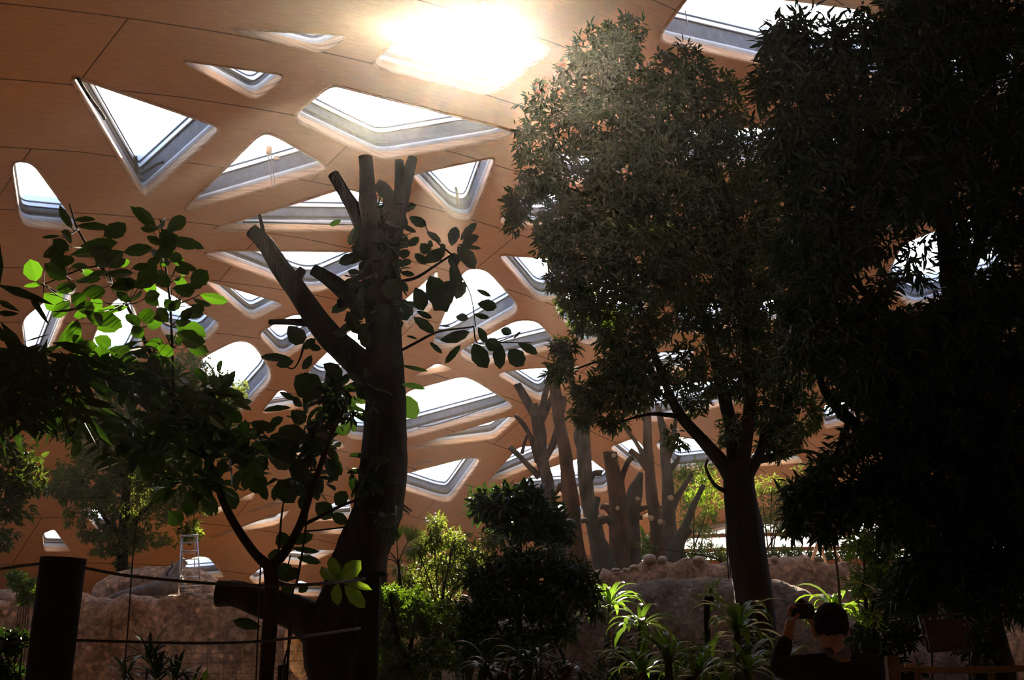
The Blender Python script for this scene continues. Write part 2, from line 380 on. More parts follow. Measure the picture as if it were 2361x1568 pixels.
def build_ceiling():
    pts = [Vector(p) for p in EDGE]; nb = len(pts); edges = [(i, (i+1) % nb) for i in range(nb)]
    for _, p in WIN:
        s = len(pts); pts += [Vector((x, y)) for x, y in p[:, :2]]
        edges += [(s+i, s+(i+1) % len(p)) for i in range(len(p))]
    for x in np.arange(CX-RD, CX+RD, 1.3):
        for y in np.arange(CY-RD, CY+RD, 1.3):
            a = math.atan2(x-CX, y-CY)
            if math.hypot(x-CX, y-CY) > edge_r(a)-.6: continue
            if any(abs(x-p[:, 0].mean()) < 6 and (inside(p[:, :2], x, y) or np.min(np.hypot(p[:, 0]-x, p[:, 1]-y)) < .3) for _, p in WIN): continue
            pts.append(Vector((x, y)))
    vo, eo, fo, *_ = delaunay_2d_cdt(pts, edges, [], 0, 1e-5)
    EP = np.array(EDGE); F = []
    boxes = [(p[:, 0].min(), p[:, 0].max(), p[:, 1].min(), p[:, 1].max(), p[:, :2]) for _, p in WIN]
    for f in fo:
        x = sum(vo[i].x for i in f)/3; y = sum(vo[i].y for i in f)/3
        if not inside(EP, x, y): continue
        if any(b[0] < x < b[1] and b[2] < y < b[3] and inside(b[4], x, y) for b in boxes): continue
        F.append(tuple(f))
    V = [(v.x, v.y, shell(v.x, v.y)) for v in vo]
    V2 = [(v.x, v.y, shell(v.x, v.y)+.45) for v in vo]
    root = mesh('ceiling', V, [f[::-1] for f in F], 'roof_plywood')
    tag(root, 'curved orange plywood roof shell with dark sheet joints and many openings', 'ceiling', kind='structure')
    mesh('roof_covering', V2, F, 'roof_membrane', root)
    EV, EF = [], []
    for i, (x, y) in enumerate(EDGE): EV += [(x, y, shell(x, y)), (x, y, shell(x, y)+.45)]
    n = len(EDGE)
    for i in range(n): j = (i+1) % n; EF.append((2*i, 2*j, 2*j+1, 2*i+1))
    mesh('fascia', EV, EF, 'roof_membrane', root)
build_ceiling()

def build_window(i, label, p3):
    c = p3.mean(0); nrm = shell_n(c[0], c[1]); n = len(p3)
    t1 = np.cross(nrm, [0, 1, 0]); t1 /= np.linalg.norm(t1); t2 = np.cross(nrm, t1)
    q = np.stack([(p3-c) @ t1, (p3-c) @ t2], 1)
    if area2(q) < 0: t2 = -t2; q[:, 1] *= -1
    e0 = q - np.roll(q, 1, 0); e1 = np.roll(q, -1, 0) - q
    nn = []
    for a, b in zip(e0, e1):
        a = a/(np.linalg.norm(a)+1e-9); b = b/(np.linalg.norm(b)+1e-9)
        m = np.array([-a[1]-b[1], a[0]+b[0]]); nn.append(m/(np.linalg.norm(m)+1e-9))
    nn = np.array(nn); inw = nn[:, :1]*t1 + nn[:, 1:]*t2
    size = math.sqrt(abs(area2(q)))
    k = min(1.0, size/2.6)                      # small openings have slimmer frames
    def level(h, s): return p3 + nrm*h + inw*s*k
    def rings(levels):
        V = np.concatenate([level(h, s) for h, s in levels]); F = []
        for L in range(len(levels)-1):
            for a in range(n):
                b = (a+1) % n; F.append((L*n+a, L*n+b, (L+1)*n+b, (L+1)*n+a))
        return V, F
    D = .30 + .70*min(1, size/2.2)              # depth of the shaft
    root = empty('window_%d' % i, tuple(c))
    tag(root, label, 'window', 'added skylights beyond the view' if 'unseen' in label else 'skylights of the plywood roof', 'structure')
    V, F = rings([(.01, -.045), (-.035, -.035), (-.05, -.005), (-.035, .03), (.0, .05), (.17, .06)]); mesh('rim', V, F, 'laminated_rim', root, smooth=False)
    V, F = rings([(.17, .065), (.24, .10), (.32, .06)]); mesh('ledge', V, F, 'liner_lip', root, smooth=False)
    V, F = rings([(.31, .055), (D-.24, .055), (D-.24, .10)]); mesh('liner', V, F, 'liner_felt', root, smooth=False)
    V, F = rings([(D-.25, .09), (D-.25, .13), (D-.13, .13), (D-.12, .16), (D, .17), (D+.06, .17), (D+.06, -.06), (-.02+.4, -.06)])
    fr = mesh('frame', V, F, 'frame_white', root, smooth=False)
    V, F = rings([(D-.14, .125), (D-.14, .165), (D-.11, .165)]); mesh('gasket', V, F, 'gasket', fr, smooth=False)
    top = level(D+.02, .165); cc = top.mean(0); V = [top]; F = []
    for s in (.75, .5, .25): V.append(cc + (top-cc)*s + nrm*.30*k*(1-s*s))
    V = np.concatenate(V + [np.array([cc + nrm*.30*k])])
    for L in range(3):
        for a in range(n):
            b = (a+1) % n; F.append((L*n+a, L*n+b, (L+1)*n+b, (L+1)*n+a))
    for a in range(n): F.append((3*n+a, 3*n+(a+1) % n, 4*n))
    mesh('pane', V, F, 'skylight_pane', root)
    return root, nrm, D
for i, (lab, p3) in enumerate(WIN):
    if lab is None:
        lab = 'unseen skylight added beyond the view to light the hall'
    build_window(i+1, lab, p3)
# ------------------------------------------------------------------ ground, walls, glazed facade
def sm(t): t = np.clip(t, 0, 1); return t*t*(3-2*t)
LW = [(-60,1388),(0,1386),(60,1392),(115,1376),(200,1380),(330,1382),(410,1372),(500,1380),(560,1400),(620,1430),(660,1452),(700,1412),(760,1404),(860,1410),(950,1400),(1060,1380)]
RW = [(1060,1378),(1200,1360),(1340,1330),(1400,1322),(1440,1316),(1480,1304),(1510,1294),(1600,1291),(1640,1300),(1700,1296),(1780,1286),(1860,1290),(1950,1300),(2100,1330),(2500,1360)]
YL, YR = 28.0, 30.0
def wall_top(px):
    if px <= 1060: t = LW; Y = YL
    else: t = RW; Y = YR
    py = np.interp(px, [a for a, b in t], [b for a, b in t])
    return P(px, py, Y)
WX = []; WZ = []; WY = []
for px in np.arange(-1500, 3900, 12):
    p = wall_top(px); 
    WX.append(p[0]); WZ.append(p[2]); WY.append(YL + 2*float(sm((p[0]+3)/4)))
WX, WZ, WY = map(np.array, (WX, WZ, WY))
def ground(x, y):
    wy = np.interp(x, WX, WY); wz = np.interp(x, WX, WZ)
    h = .12*np.sin(x*.7)*np.cos(y*.5)
    back = wz - .25 + .02*(y-wy)
    return np.where(y > wy+.25, back + h*.5, h*np.clip((y-2)/4, 0, 1))
def build_floor():
    xs = np.concatenate([np.arange(-46, -14, 1.6), np.arange(-14, 16, .5), np.arange(16, 58, 1.6)])
    ys = np.concatenate([np.arange(-26, 26, 1.0), np.arange(26, 33, .22), np.arange(33, 72, 1.2)])
    X, Y = np.meshgrid(xs, ys); Z = ground(X, Y); nx, ny = len(xs), len(ys)
    F = [(j*nx+i, j*nx+i+1, (j+1)*nx+i+1, (j+1)*nx+i) for j in range(ny-1) for i in range(nx-1)]
    o = mesh('floor', np.stack([X, Y, Z], -1).reshape(-1, 3), F, 'sand')
    tag(o, 'sandy brown ground of the enclosure with a raised terrace behind the rock walls', 'ground', kind='structure')
build_floor()
def vnoise(x, y, s=0):
    return (np.sin(x*1.7+s)*np.cos(y*1.3+s*2) + .5*np.sin(x*3.9-y*2.7+s) + .28*np.sin(x*8.3+y*7.1+s*3) + .16*np.sin(x*17.1-y*15.3+s))/1.9
def rock_wall(name, x0, x1, label, mat, s, dz=0.0, dy=0.0, thick=1.3):
    xs = np.arange(x0, x1, .12); prof = np.linspace(0, 1, 26); V = []; F = []
    for x in xs:
        wy = np.interp(x, WX, WY) + dy; wz = np.interp(x, WX, WZ) + dz + .05*math.sin(x*5.1+s) + .03*math.sin(x*13+s)
        for k, t in enumerate(prof):
            if t < .7: yy, zz = wy - .30*(1-t/.7), -.2 + (wz+.2)*(t/.7)
            else: yy, zz = wy + (t-.7)/.3*thick, wz + .06*math.sin((t-.7)*20)
            n = vnoise(x, zz*1.2 + yy*.6, s)
            V.append((x, yy - .13*n*(t < .72), zz + (.05*n if t >= .65 else 0)))
    m = len(prof)
    for i in range(len(xs)-1):
        for k in range(m-1): F.append((i*m+k, (i+1)*m+k, (i+1)*m+k+1, i*m+k+1))
    o = mesh(name, V, F, mat); tag(o, label, 'rock wall', kind='structure'); return o
rock_wall('wall_left', -32, -1.3, 'rough pebbly reddish artificial rock wall behind the round black post', 'rock', 1.0)
rock_wall('wall_back', -1.4, 26, 'sunlit pebbly rock wall under the row of pruned trunks', 'rock', 4.0)
# a darker bank in front of the back wall
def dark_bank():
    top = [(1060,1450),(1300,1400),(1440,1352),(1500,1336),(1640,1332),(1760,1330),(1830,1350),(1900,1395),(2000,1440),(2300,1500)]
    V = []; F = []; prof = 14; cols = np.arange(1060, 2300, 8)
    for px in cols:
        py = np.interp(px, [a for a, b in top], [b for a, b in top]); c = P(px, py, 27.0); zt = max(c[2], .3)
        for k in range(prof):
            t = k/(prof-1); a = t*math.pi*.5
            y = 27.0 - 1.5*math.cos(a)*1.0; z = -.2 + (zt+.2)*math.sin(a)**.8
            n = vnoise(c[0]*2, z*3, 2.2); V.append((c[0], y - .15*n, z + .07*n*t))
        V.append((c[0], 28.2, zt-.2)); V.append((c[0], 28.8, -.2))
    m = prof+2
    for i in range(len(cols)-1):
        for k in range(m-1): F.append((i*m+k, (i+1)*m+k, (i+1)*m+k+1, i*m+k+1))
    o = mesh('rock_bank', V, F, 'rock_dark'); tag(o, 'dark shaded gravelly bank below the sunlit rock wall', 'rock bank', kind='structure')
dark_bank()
# glazed facade under the raised edge of the roof
def facade():
    a = [x for x in np.linspace(-math.pi, math.pi, 160, endpoint=False) if -.34 < x < .62]
    root = empty('wall_facade', (CX + 40*math.sin(.2), CY + 40*math.cos(.2), 2), label='pale translucent glazed facade with rust red rails below the roof edge', cat='facade', kind='structure')
    pts = []
    for t in a:
        r = edge_r(t) - .4; x, y = CX + r*math.sin(t), CY + r*math.cos(t); pts.append((x, y, shell(x, y) + .1))
    V, F = [], []
    for x, y, z in pts: V += [(x, y, 0), (x, y, z)]
    for i in range(len(pts)-1): F.append((2*i, 2*i+2, 2*i+3, 2*i+1))
    mesh('glazing', V, F, 'facade_glass', root, smooth=False)
    for dz, hh, name, mt in ((-.62, .16, 'rail', 'rust'), (-1.25, .16, 'rail', 'rust'), (-2.1, .5, 'sill', 'rust'), (-.1, .16, 'head_rail', 'liner_lip')):
        V, F = [], []
        for i, (x, y, z) in enumerate(pts):
            d = np.array([CX-x, CY-y]); d /= np.linalg.norm(d); zz = 7.5 + dz
            for (q, h) in ((.05, 0), (.20, 0), (.20, hh), (.05, hh)): V.append((x+d[0]*q, y+d[1]*q, min(zz+h, z+h-.2 if z > 3 else zz+h)))
        for i in range(len(pts)-1):
            for k in range(4): F.append((4*i+k, 4*i+(k+1) % 4, 4*i+4+(k+1) % 4, 4*i+4+k))
        mesh(name, V, F, mt, root, smooth=False)
def fg():
    m, nt, out = new_mat('facade_glass')
    t = N(nt, 'ShaderNodeBsdfTransparent'); d = N(nt, 'ShaderNodeBsdfTranslucent'); d.inputs[0].default_value = (.2, .2, .22, 1)
    t.inputs[0].default_value = (.14, .15, .168, 1)
    a = N(nt, 'ShaderNodeMixShader'); a.inputs[0].default_value = .6
    nt.links.new(t.outputs[0], a.inputs[1]); nt.links.new(d.outputs[0], a.inputs[2]); nt.links.new(a.outputs[0], out.inputs[0])
fg(); facade()
def enclosure():
    """unseen dark wall, added to stop light leaking in under the roof edge"""
    A = list(np.linspace(.60, 2*math.pi-.33, 110)); V = []; F = []
    for t in A:
        tt = t if t < math.pi else t-2*math.pi
        for q in (.35, .75):
            r = edge_r(tt) - q; x, y = CX + r*math.sin(tt), CY + r*math.cos(tt); V += [(x, y, -.5), (x, y, shell(x, y) + .05)]
    for i in range(len(A)-1):
        a, b = 4*i, 4*i+4
        F += [(a, b, b+1, a+1), (a+2, a+3, b+3, b+2), (a+1, b+1, b+3, a+3)]
    o = mesh('wall_light_block', V, F, 'dark_plaster', smooth=False)  # added out of view, blocks light from beside and behind the camera
    tag(o, 'unseen dark wall added to keep light out under the low roof edge', 'wall', kind='structure')
solid('dark_plaster', (.05, .045, .04), (.08, .07, .06), .9, 1)
enclosure()
# ------------------------------------------------------------------ stems, bark, leaves
def spline(pts, m=6):
    pts = np.asarray(pts, float)
    if len(pts) < 3: 
        t = np.linspace(0, 1, m+1)[:, None]; return pts[0]*(1-t) + pts[-1]*t
    p = np.vstack([2*pts[0]-pts[1], pts, 2*pts[-1]-pts[-2]]); out = []
    for i in range(1, len(p)-2):
        for k in range(m):
            t = k/m; a, b, c, d = p[i-1], p[i], p[i+1], p[i+2]
            out.append(.5*((2*b) + (-a+c)*t + (2*a-5*b+4*c-d)*t*t + (-a+3*b-3*c+d)*t**3))
    out.append(p[-2]); return np.array(out)
def tube(pts4, sides=10, m=5, rough=.12, seed=0, cap=True, flute=0):
    """pts4: [(x,y,z,r)]; returns V, F, material index (1 on the far cap)"""
    q = spline(pts4, m); n = len(q); V = []; F = []; mi = []
    T = np.gradient(q[:, :3], axis=0); T /= (np.linalg.norm(T, axis=1)[:, None] + 1e-9)
    ref = np.array([0, 1, 0]) if abs(T[0][1]) < .9 else np.array([1, 0, 0])
    u = np.cross(T[0], ref); u /= np.linalg.norm(u)
    rs = np.random.RandomState(seed); ph = rs.uniform(0, 6.28, 4)
    for i in range(n):
        u = u - T[i]*(u @ T[i]); u /= np.linalg.norm(u)+1e-9; v = np.cross(T[i], u)
        L = i/max(1, m)
        for k in range(sides):
            a = 2*math.pi*k/sides
            r = q[i, 3]*(1 + rough*(math.sin(2*a+ph[0]+L*.8)*.6 + math.sin(5*a+ph[1]-L*1.9)*.4 + math.sin(3*a+L*3.1+ph[2])*.5)
                         + flute*math.sin(7*a+ph[3]+L*.3)) + rs.uniform(-.02, .02)*q[i, 3]
            V.append(q[i, :3] + (u*math.cos(a) + v*math.sin(a))*r)
    for i in range(n-1):
        for k in range(sides):
            k2 = (k+1) % sides; F.append((i*sides+k, i*sides+k2, (i+1)*sides+k2, (i+1)*sides+k)); mi.append(0)
    if cap:
        F.append(tuple((n-1)*sides+k for k in range(sides))); mi.append(1)
        F.append(tuple(k for k in reversed(range(sides)))); mi.append(0)
    return V, F, mi
def join(parts):
    V, F, M = [], [], []
    for v, f, m in parts:
        o = len(V); V += list(v); F += [tuple(i+o for i in x) for x in f]; M += m
    return V, F, M
def stem(name, pts4, bark, parent=None, sides=10, cut='cut_wood', **k):
    V, F, mi = tube(pts4, sides=sides, **k)
    return mesh(name, V, F, bark, parent, mi=mi, mats=[bark, cut])
def stems(name, lists, bark, parent=None, sides=6, cut='cut_wood', **k):
    if len(lists) <= 14:                       # few enough to be parts of their own
        for i, p in enumerate(lists): o = stem(name, p, bark, parent, sides=sides, cut=cut, seed=i, **k)
        return o
    V, F, M = join([tube(p, sides=sides, seed=i, **k) for i, p in enumerate(lists)])
    return tag(mesh(name, V, F, bark, parent, mi=M, mats=[bark, cut]), kind='stuff')
def px_line(l, Y, yy=None):
    """[(px,py,width px[,dY])] -> [(x,y,z,r)]"""
    out = []
    for a in l:
        y = Y + (a[3] if len(a) > 3 else 0); p = P(a[0], a[1], y); out.append((p[0], p[1], p[2], a[2]*.5*y/FPX))
    return out
def unit(v): return v/(np.linalg.norm(v, axis=-1, keepdims=True)+1e-9)

TPL = {
 # across, along
 'oval': (np.array([(0, 0), (-.30, .18), (0, .2), (.30, .18), (-.5, .5), (0, .5), (.5, .5), (-.36, .82), (0, .84), (.36, .82), (0, 1)]),
          [(0, 2, 1), (0, 3, 2), (1, 2, 5, 4), (2, 3, 6, 5), (4, 5, 8, 7), (5, 6, 9, 8), (7, 8, 10), (8, 9, 10)]),
 'lance': (np.array([(0, 0), (-.5, .38), (0, .36), (.5, .38), (-.34, .72), (0, .7), (.34, .72), (0, 1)]),
          [(0, 2, 1), (0, 3, 2), (1, 2, 5, 4), (2, 3, 6, 5), (4, 5, 7), (5, 6, 7)]),
 'small': (np.array([(0, 0), (-.5, .42), (.5, .42), (0, 1)]), [(0, 3, 1), (0, 2, 3)]),
 'hex': (np.array([(0, 0), (-.45, .28), (-.38, .7), (0, 1), (.38, .7), (.45, .28)]), [(0, 3, 2, 1), (0, 5, 4, 3)]),
}
def leaves(name, pos, d, nr, L, Wd, mat, parent, tpl='hex', curl=.25, fold=.15, jit=0, seed=0):
    pos, d, nr = map(lambda a: np.asarray(a, float), (pos, d, nr)); n = len(pos)
    L = np.broadcast_to(np.asarray(L, float), (n,)); Wd = np.broadcast_to(np.asarray(Wd, float), (n,))
    curl = np.broadcast_to(np.asarray(curl, float), (n,))
    d = unit(d); nr = unit(nr - d*np.sum(nr*d, 1, keepdims=True)); s = np.cross(d, nr)
    T, FC = TPL[tpl]; k = len(T)
    V = (pos[:, None, :] + d[:, None, :]*(L[:, None, None]*T[None, :, 1, None]) + s[:, None, :]*(Wd[:, None, None]*T[None, :, 0, None])
         + nr[:, None, :]*(Wd[:, None, None]*fold*np.abs(T[None, :, 0, None])*2 - (L*curl)[:, None, None]*(T[None, :, 1, None]**2)))
    lp = np.array([i for f in FC for i in f]); cn = [len(f) for f in FC]
    loops = (lp[None, :] + (np.arange(n)*k)[:, None]).ravel()
    return fast_mesh(name, V.reshape(-1, 3), loops, np.tile(cn, n), mat, parent)
def rnd_dir(rs, n): return unit(rs.normal(size=(n, 3)))
def whorl_cloud(name, blobs, mat, parent, L, Wd, k=9, tpl='hex', droop=.3, spread=1.0, up=.4, seed=0, curl=.25, tw=None, bark='bark_dark', yjit=None, wr=.08):
    """clusters of leaves set round twig ends. blob = (px, py, rx, ry, Y, depth radius, clusters)"""
    rs = np.random.RandomState(seed); C = []; A = []; B0 = []
    for b in blobs:
        px, py, rx, ry, Y, rY, n = b; c = P(px, py, Y); n = int(n)
        u = rnd_dir(rs, n)*(rs.uniform(.25, 1, (n, 1))**.5)
        off = np.stack([u[:, 0]*rx*Y/FPX, u[:, 1]*rY, u[:, 2]*ry*Y/FPX], 1)
        C.append(c + off); A.append(unit(off*np.array([1, .6, 1]) + np.array([0, 0, up])*np.linalg.norm(off, axis=1, keepdims=True) + rnd_dir(rs, n)*.3*np.linalg.norm(off, axis=1, keepdims=True)))
        B0.append(np.repeat(c[None], n, 0))
    C, A, B0 = np.concatenate(C), np.concatenate(A), np.concatenate(B0); n = len(C)
    Ck = np.repeat(C, k, 0); Ak = np.repeat(A, k, 0)
    D = unit(Ak*rs.uniform(.1, 1.1, (n*k, 1)) + rnd_dir(rs, n*k)*spread); D[:, 2] -= droop*rs.uniform(.3, 1.3, n*k)
    Lk = L*rs.uniform(.6, 1.15, n*k)
    base = Ck + unit(D)*Lk[:, None]*wr*rs.uniform(0, 3, (n*k, 1)) - Ak*(Lk*rs.uniform(0, 1.2, n*k))[:, None]
    nr = np.array([0, 0, 1.0]) + rnd_dir(rs, n*k)*.75
    o = leaves(name, base, D, nr, Lk, Wd*Lk/L*rs.uniform(.8, 1.15, n*k), mat, parent, tpl, curl=curl)
    if tw:
        idx = rs.choice(n, min(n, tw), replace=False); tl = []
        for i in idx:
            r = .004 + .0011*L/.1; s = B0[i]*.55 + C[i]*.45; mid = (s+C[i])/2 + rnd_dir(rs, 1)[0]*.06*np.linalg.norm(C[i]-s)
            tl.append([(*s, r*2), (*mid, r*1.5), (*C[i], r)])
        stems('twigs', tl, bark, parent, sides=4, m=2, cut=bark)
    return o
def px_leaves(name, lst, Y, mat, parent, f=lambda x, y: (x, y), s=1.0, tilt=.5, seed=0, tpl='oval', dY=.5, fold=.14):
    """single leaves read off the photograph: (base x, base y, tip x, tip y, width)"""
    rs = np.random.RandomState(seed); pos, d, nr, L, Wd, cu = [], [], [], [], [], []
    for a in lst:
        bx, by = f(a[0], a[1]); tx, ty = f(a[2], a[3]); y0 = Y + rs.uniform(-dY, dY); y1 = y0 + rs.uniform(-tilt, tilt)*.12
        p, q = P(bx, by, y0), P(tx, ty, y1); pos.append(p); d.append(q-p); L.append(np.linalg.norm(q-p)); Wd.append(a[4]*s*y0/FPX*1.12)
        v = unit(CAM - p); nr.append(v*1.0*rs.choice([-1, 1]) + rs.normal(size=3)*.28 + np.array([0, 0, .1])); cu.append(rs.uniform(-.02, .14))
    return leaves(name, pos, d, nr, L, Wd, mat, parent, tpl, curl=cu, fold=fold)
def on_ground(x, y): return float(ground(np.array(x), np.array(y)))
def plant_root(name, px, py, Y, **k):
    p = P(px, py, Y); z = on_ground(p[0], p[1]); return empty(name, (p[0], p[1], z), **k)
def to_ground(pts, flare=1.15, n=1, dx=0.0):
    """carry a stem given from its visible foot up down into the soil"""
    x, y, z, r = pts[0]; g = on_ground(x, y) - .12
    return ([(x+dx, y, g, r*flare)] if z > g + .1 else []) + list(pts)
def rosette(name, c, n, L, Wd, mat, parent, seed=0, rise=(.2, 1.2), droop=1.0, spread=6.28):
    """arching strap leaves from one crown point"""
    rs = np.random.RandomState(seed); V = []; loops = []; cnt = []; c = np.asarray(c, float)
    for i in range(n):
        a = i*2.39996 + rs.uniform(-.3, .3); e = rs.uniform(*rise); l = L*rs.uniform(.65, 1.1); w = Wd*rs.uniform(.8, 1.15)
        dirh = np.array([math.cos(a), math.sin(a), 0]); sd = np.array([-math.sin(a), math.cos(a), 0])
        p = c + dirh*.02 + np.array([0, 0, rs.uniform(-.12, .05)*L]); ang = e; o = len(V); K = 9; g = droop*rs.uniform(.6, 1.3)
        for k in range(K):
            t = k/(K-1); ww = w*(.35 + .65*math.sin(min(1, t*2.0)*math.pi/2))*(1 - max(0, (t-.55)/.45)**1.6)*.5 + .001
            nrm = np.cross(dirh*math.cos(ang) + np.array([0, 0, math.sin(ang)]), sd); nrm = -nrm if nrm[2] < 0 else nrm
            V += [p - sd*ww + nrm*ww*.35, p, p + sd*ww + nrm*ww*.35]
            p = p + (dirh*math.cos(ang) + np.array([0, 0, 1])*math.sin(ang))*l/(K-1); ang -= g*(.6+t)*2.0/(K-1)
        for k in range(K-1):
            b = o + 3*k; loops += [b, b+1, b+4, b+3, b+1, b+2, b+5, b+4]; cnt += [4, 4]
    return fast_mesh(name, V, loops, cnt, mat, parent, smooth=True)
# ================================================================== pruned fig in the middle (12 m)
def c5(x, y): return 780 + x/2.951, 500 + y/2.951
def c4(x, y): return x/2.951, 500 + y/2.951
def c7(x, y): return x/2.76, 1000 + y/2.76
def cF(x, y): return 540 + x/2.75, 330 + y/2.75
Yf = 12.0
fig = plant_root('pruned_fig_tree', 800, 1568, Yf, label='tall dark pruned fig tree with sawn branch ends and large drooping oval leaves', cat='tree')
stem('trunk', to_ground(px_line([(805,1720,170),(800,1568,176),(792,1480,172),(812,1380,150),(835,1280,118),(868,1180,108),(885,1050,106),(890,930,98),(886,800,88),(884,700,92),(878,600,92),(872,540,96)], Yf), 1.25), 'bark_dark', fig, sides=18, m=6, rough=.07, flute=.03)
FB = [
 [(868,570,70),(852,500,58),(848,430,42),(842,362,33)],
 [(862,560,60),(828,500,40),(800,455,30),(768,401,27)],
 [(888,590,64),(905,520,52),(925,460,42),(938,410,32),(952,364,25)],
 [(925,470,40),(922,420,26),(920,370,21)],
 [(900,500,44),(893,440,24),(872,420,16)],
 [(872,880,96),(820,830,70),(760,775,60),(700,690,50),(650,625,46),(615,565,41),(580,532,36)],
 [(608,560,14),(606,530,10),(598,495,7)],
 [(680,668,34),(686,640,26),(698,620,20)],
 [(885,720,60),(830,705,44),(775,655,38),(722,622,28)],
 [(850,712,30),(810,700,22),(778,702,20)],
 [(720,745,22),(670,742,17),(620,743,12)],
 [(790,1500,140),(730,1440,104),(660,1405,80),(590,1385,68),(540,1370,58),(500,1366,56)],
]
for i, b in enumerate(FB):
    stem('branch', px_line(b, Yf + (.0 if i != 5 else -.1)), 'bark_dark', fig, sides=12, m=5, rough=.09, seed=i+3)
stems('twig', [px_line(l, Yf) for l in (
 [(912,815,9),(960,790,7),(1010,765,6),(1080,755,4),(1092,752,3)],
 [(920,650,9),(960,640,8),(1000,615,7),(1045,585,5)],
 [(1045,590,5),(1010,560,4),(985,530,3),(975,505,2.5)],
 [(1045,590,5),(1060,630,4),(1085,680,3),(1097,755,2.5)],
 [(1092,752,4),(1100,790,3),(1140,790,3),(1185,775,2)],
 [(1140,790,3),(1190,790,2.5),(1225,790,2)],
 [(700,800,6),(690,830,4),(675,850,4),(650,840,3)],
 [(905,1150,7),(930,1165,5),(950,1180,3)],
 [(700,1225,5),(740,1222,4),(800,1215,4),(860,1205,6)],
 [(640,1400,4),(655,1340,3),(670,1280,3)])], 'bark_dark', fig, sides=5, m=4)
FIGR = [(420,60,535,100,40),(480,0,600,60,70),(600,100,700,170,50),(470,200,550,140,55),(560,180,620,250,80),(770,200,800,60,80),(830,160,940,38,60),(840,190,955,130,70),(810,185,975,225,36),(810,200,935,350,115),(570,310,735,225,85),(745,300,830,290,95),(765,310,835,560,95),
 (520,480,590,640,115),(620,400,740,640,160),(800,430,640,640,150),(860,440,800,560,80),(530,640,640,690,40),(510,680,655,790,70),(940,495,1040,540,35),(945,590,1080,615,78),(920,660,1030,690,38),(800,680,885,690,55),(690,840,900,790,85),(620,850,710,930,35),(835,870,725,1000,50),(920,860,1010,1030,118),(950,750,1010,860,60),(1090,850,1100,1035,85),(1000,840,1100,900,90),(1160,900,1260,1015,115),(1220,860,1360,930,62),(1105,765,1180,795,60),(1190,830,1242,780,18),
 (425,1010,612,1050,28),(420,1140,600,1165,48),(440,1210,530,1375,125),(460,810,540,826,22),(0,780,100,740,60),(140,780,215,885,92),(110,570,160,700,120),(400,560,470,700,150),(380,700,400,780,110),(60,640,140,800,90),(410,260,490,240,60),(420,380,520,395,40),(420,320,500,300,50),(700,740,760,745,14),(610,170,640,200,60),(640,230,700,300,60),(520,250,600,320,60),(720,230,700,180,40),
 (20,20,-60,60,40),(120,60,80,200,70),(140,240,20,330,70),(160,380,60,370,40),(130,420,20,470,50),(400,420,330,560,140),(300,80,420,200,120),(200,460,90,560,120),(240,380,130,340,60),(370,120,480,200,110),(350,600,240,720,140),(120,260,0,315,70)]
FIGL = [(1960,740,2070,870,120),(1985,965,1770,955,62),(2000,980,1880,1010,60),(2010,1080,2185,1230,180),(1985,1300,1790,1310,60),(1900,1190,2020,1250,40),(2361,790,2270,790,60),(2050,900,2150,830,60),(2100,880,2180,900,50),(2120,940,2060,1040,60),(2200,1000,2330,1100,110),(2180,1140,2350,1200,110),(2250,1300,2150,1380,100),(2060,1290,1990,1230,60),(2300,1230,2200,1340,90),(1900,1440,2080,1500,110),(1700,1400,1860,1440,80),(2100,1400,2230,1480,100),(1980,1320,2080,1400,100),(1600,1480,1700,1400,70)]
FIGD = [(1420,350,1500,480,112),(1080,490,1150,585,100),(1600,270,1680,370,120),(1770,290,1870,440,125),(1850,180,1960,290,115),(2010,440,2110,540,112),(2110,510,2208,570,72),(1780,620,1820,730,92),(1860,700,1995,640,68),(1850,725,2035,752,38),(1750,900,1880,870,112),(1660,1230,1480,1190,66),(1790,990,1875,975,66),(1890,790,2045,815,55),(1500,130,1620,130,80),(1700,130,1860,200,130),(1890,300,2040,270,80),(1590,90,1690,180,90),(1940,60,2060,120,110),(2060,160,2150,300,110),(1960,300,2060,370,100),(1300,60,1420,150,110),(1180,140,1290,230,110),(1750,10,1870,90,110),(1560,200,1620,300,90),(1430,220,1330,300,70),(2130,380,2208,440,100),(2000,10,2120,60,90),(1640,300,1700,420,60),(1240,280,1330,380,110),(2100,820,2190,880,70),(1810,930,1900,860,70),(1700,780,1790,760,70),(1900,1010,1960,960,50)]
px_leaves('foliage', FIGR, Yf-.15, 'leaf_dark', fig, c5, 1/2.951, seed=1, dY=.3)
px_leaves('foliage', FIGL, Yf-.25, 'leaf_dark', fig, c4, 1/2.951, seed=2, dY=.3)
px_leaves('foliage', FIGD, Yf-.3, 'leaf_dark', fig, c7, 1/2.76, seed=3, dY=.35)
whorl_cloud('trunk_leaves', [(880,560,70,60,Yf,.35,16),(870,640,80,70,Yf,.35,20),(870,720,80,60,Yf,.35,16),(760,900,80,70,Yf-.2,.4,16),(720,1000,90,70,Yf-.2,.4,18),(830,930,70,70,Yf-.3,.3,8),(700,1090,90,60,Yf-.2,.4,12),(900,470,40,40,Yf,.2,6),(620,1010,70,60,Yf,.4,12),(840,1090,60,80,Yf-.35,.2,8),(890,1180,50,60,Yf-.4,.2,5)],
  'leaf_dark', fig, .20, .115, k=4, tpl='oval', droop=.6, spread=1.2, seed=7, curl=.1)

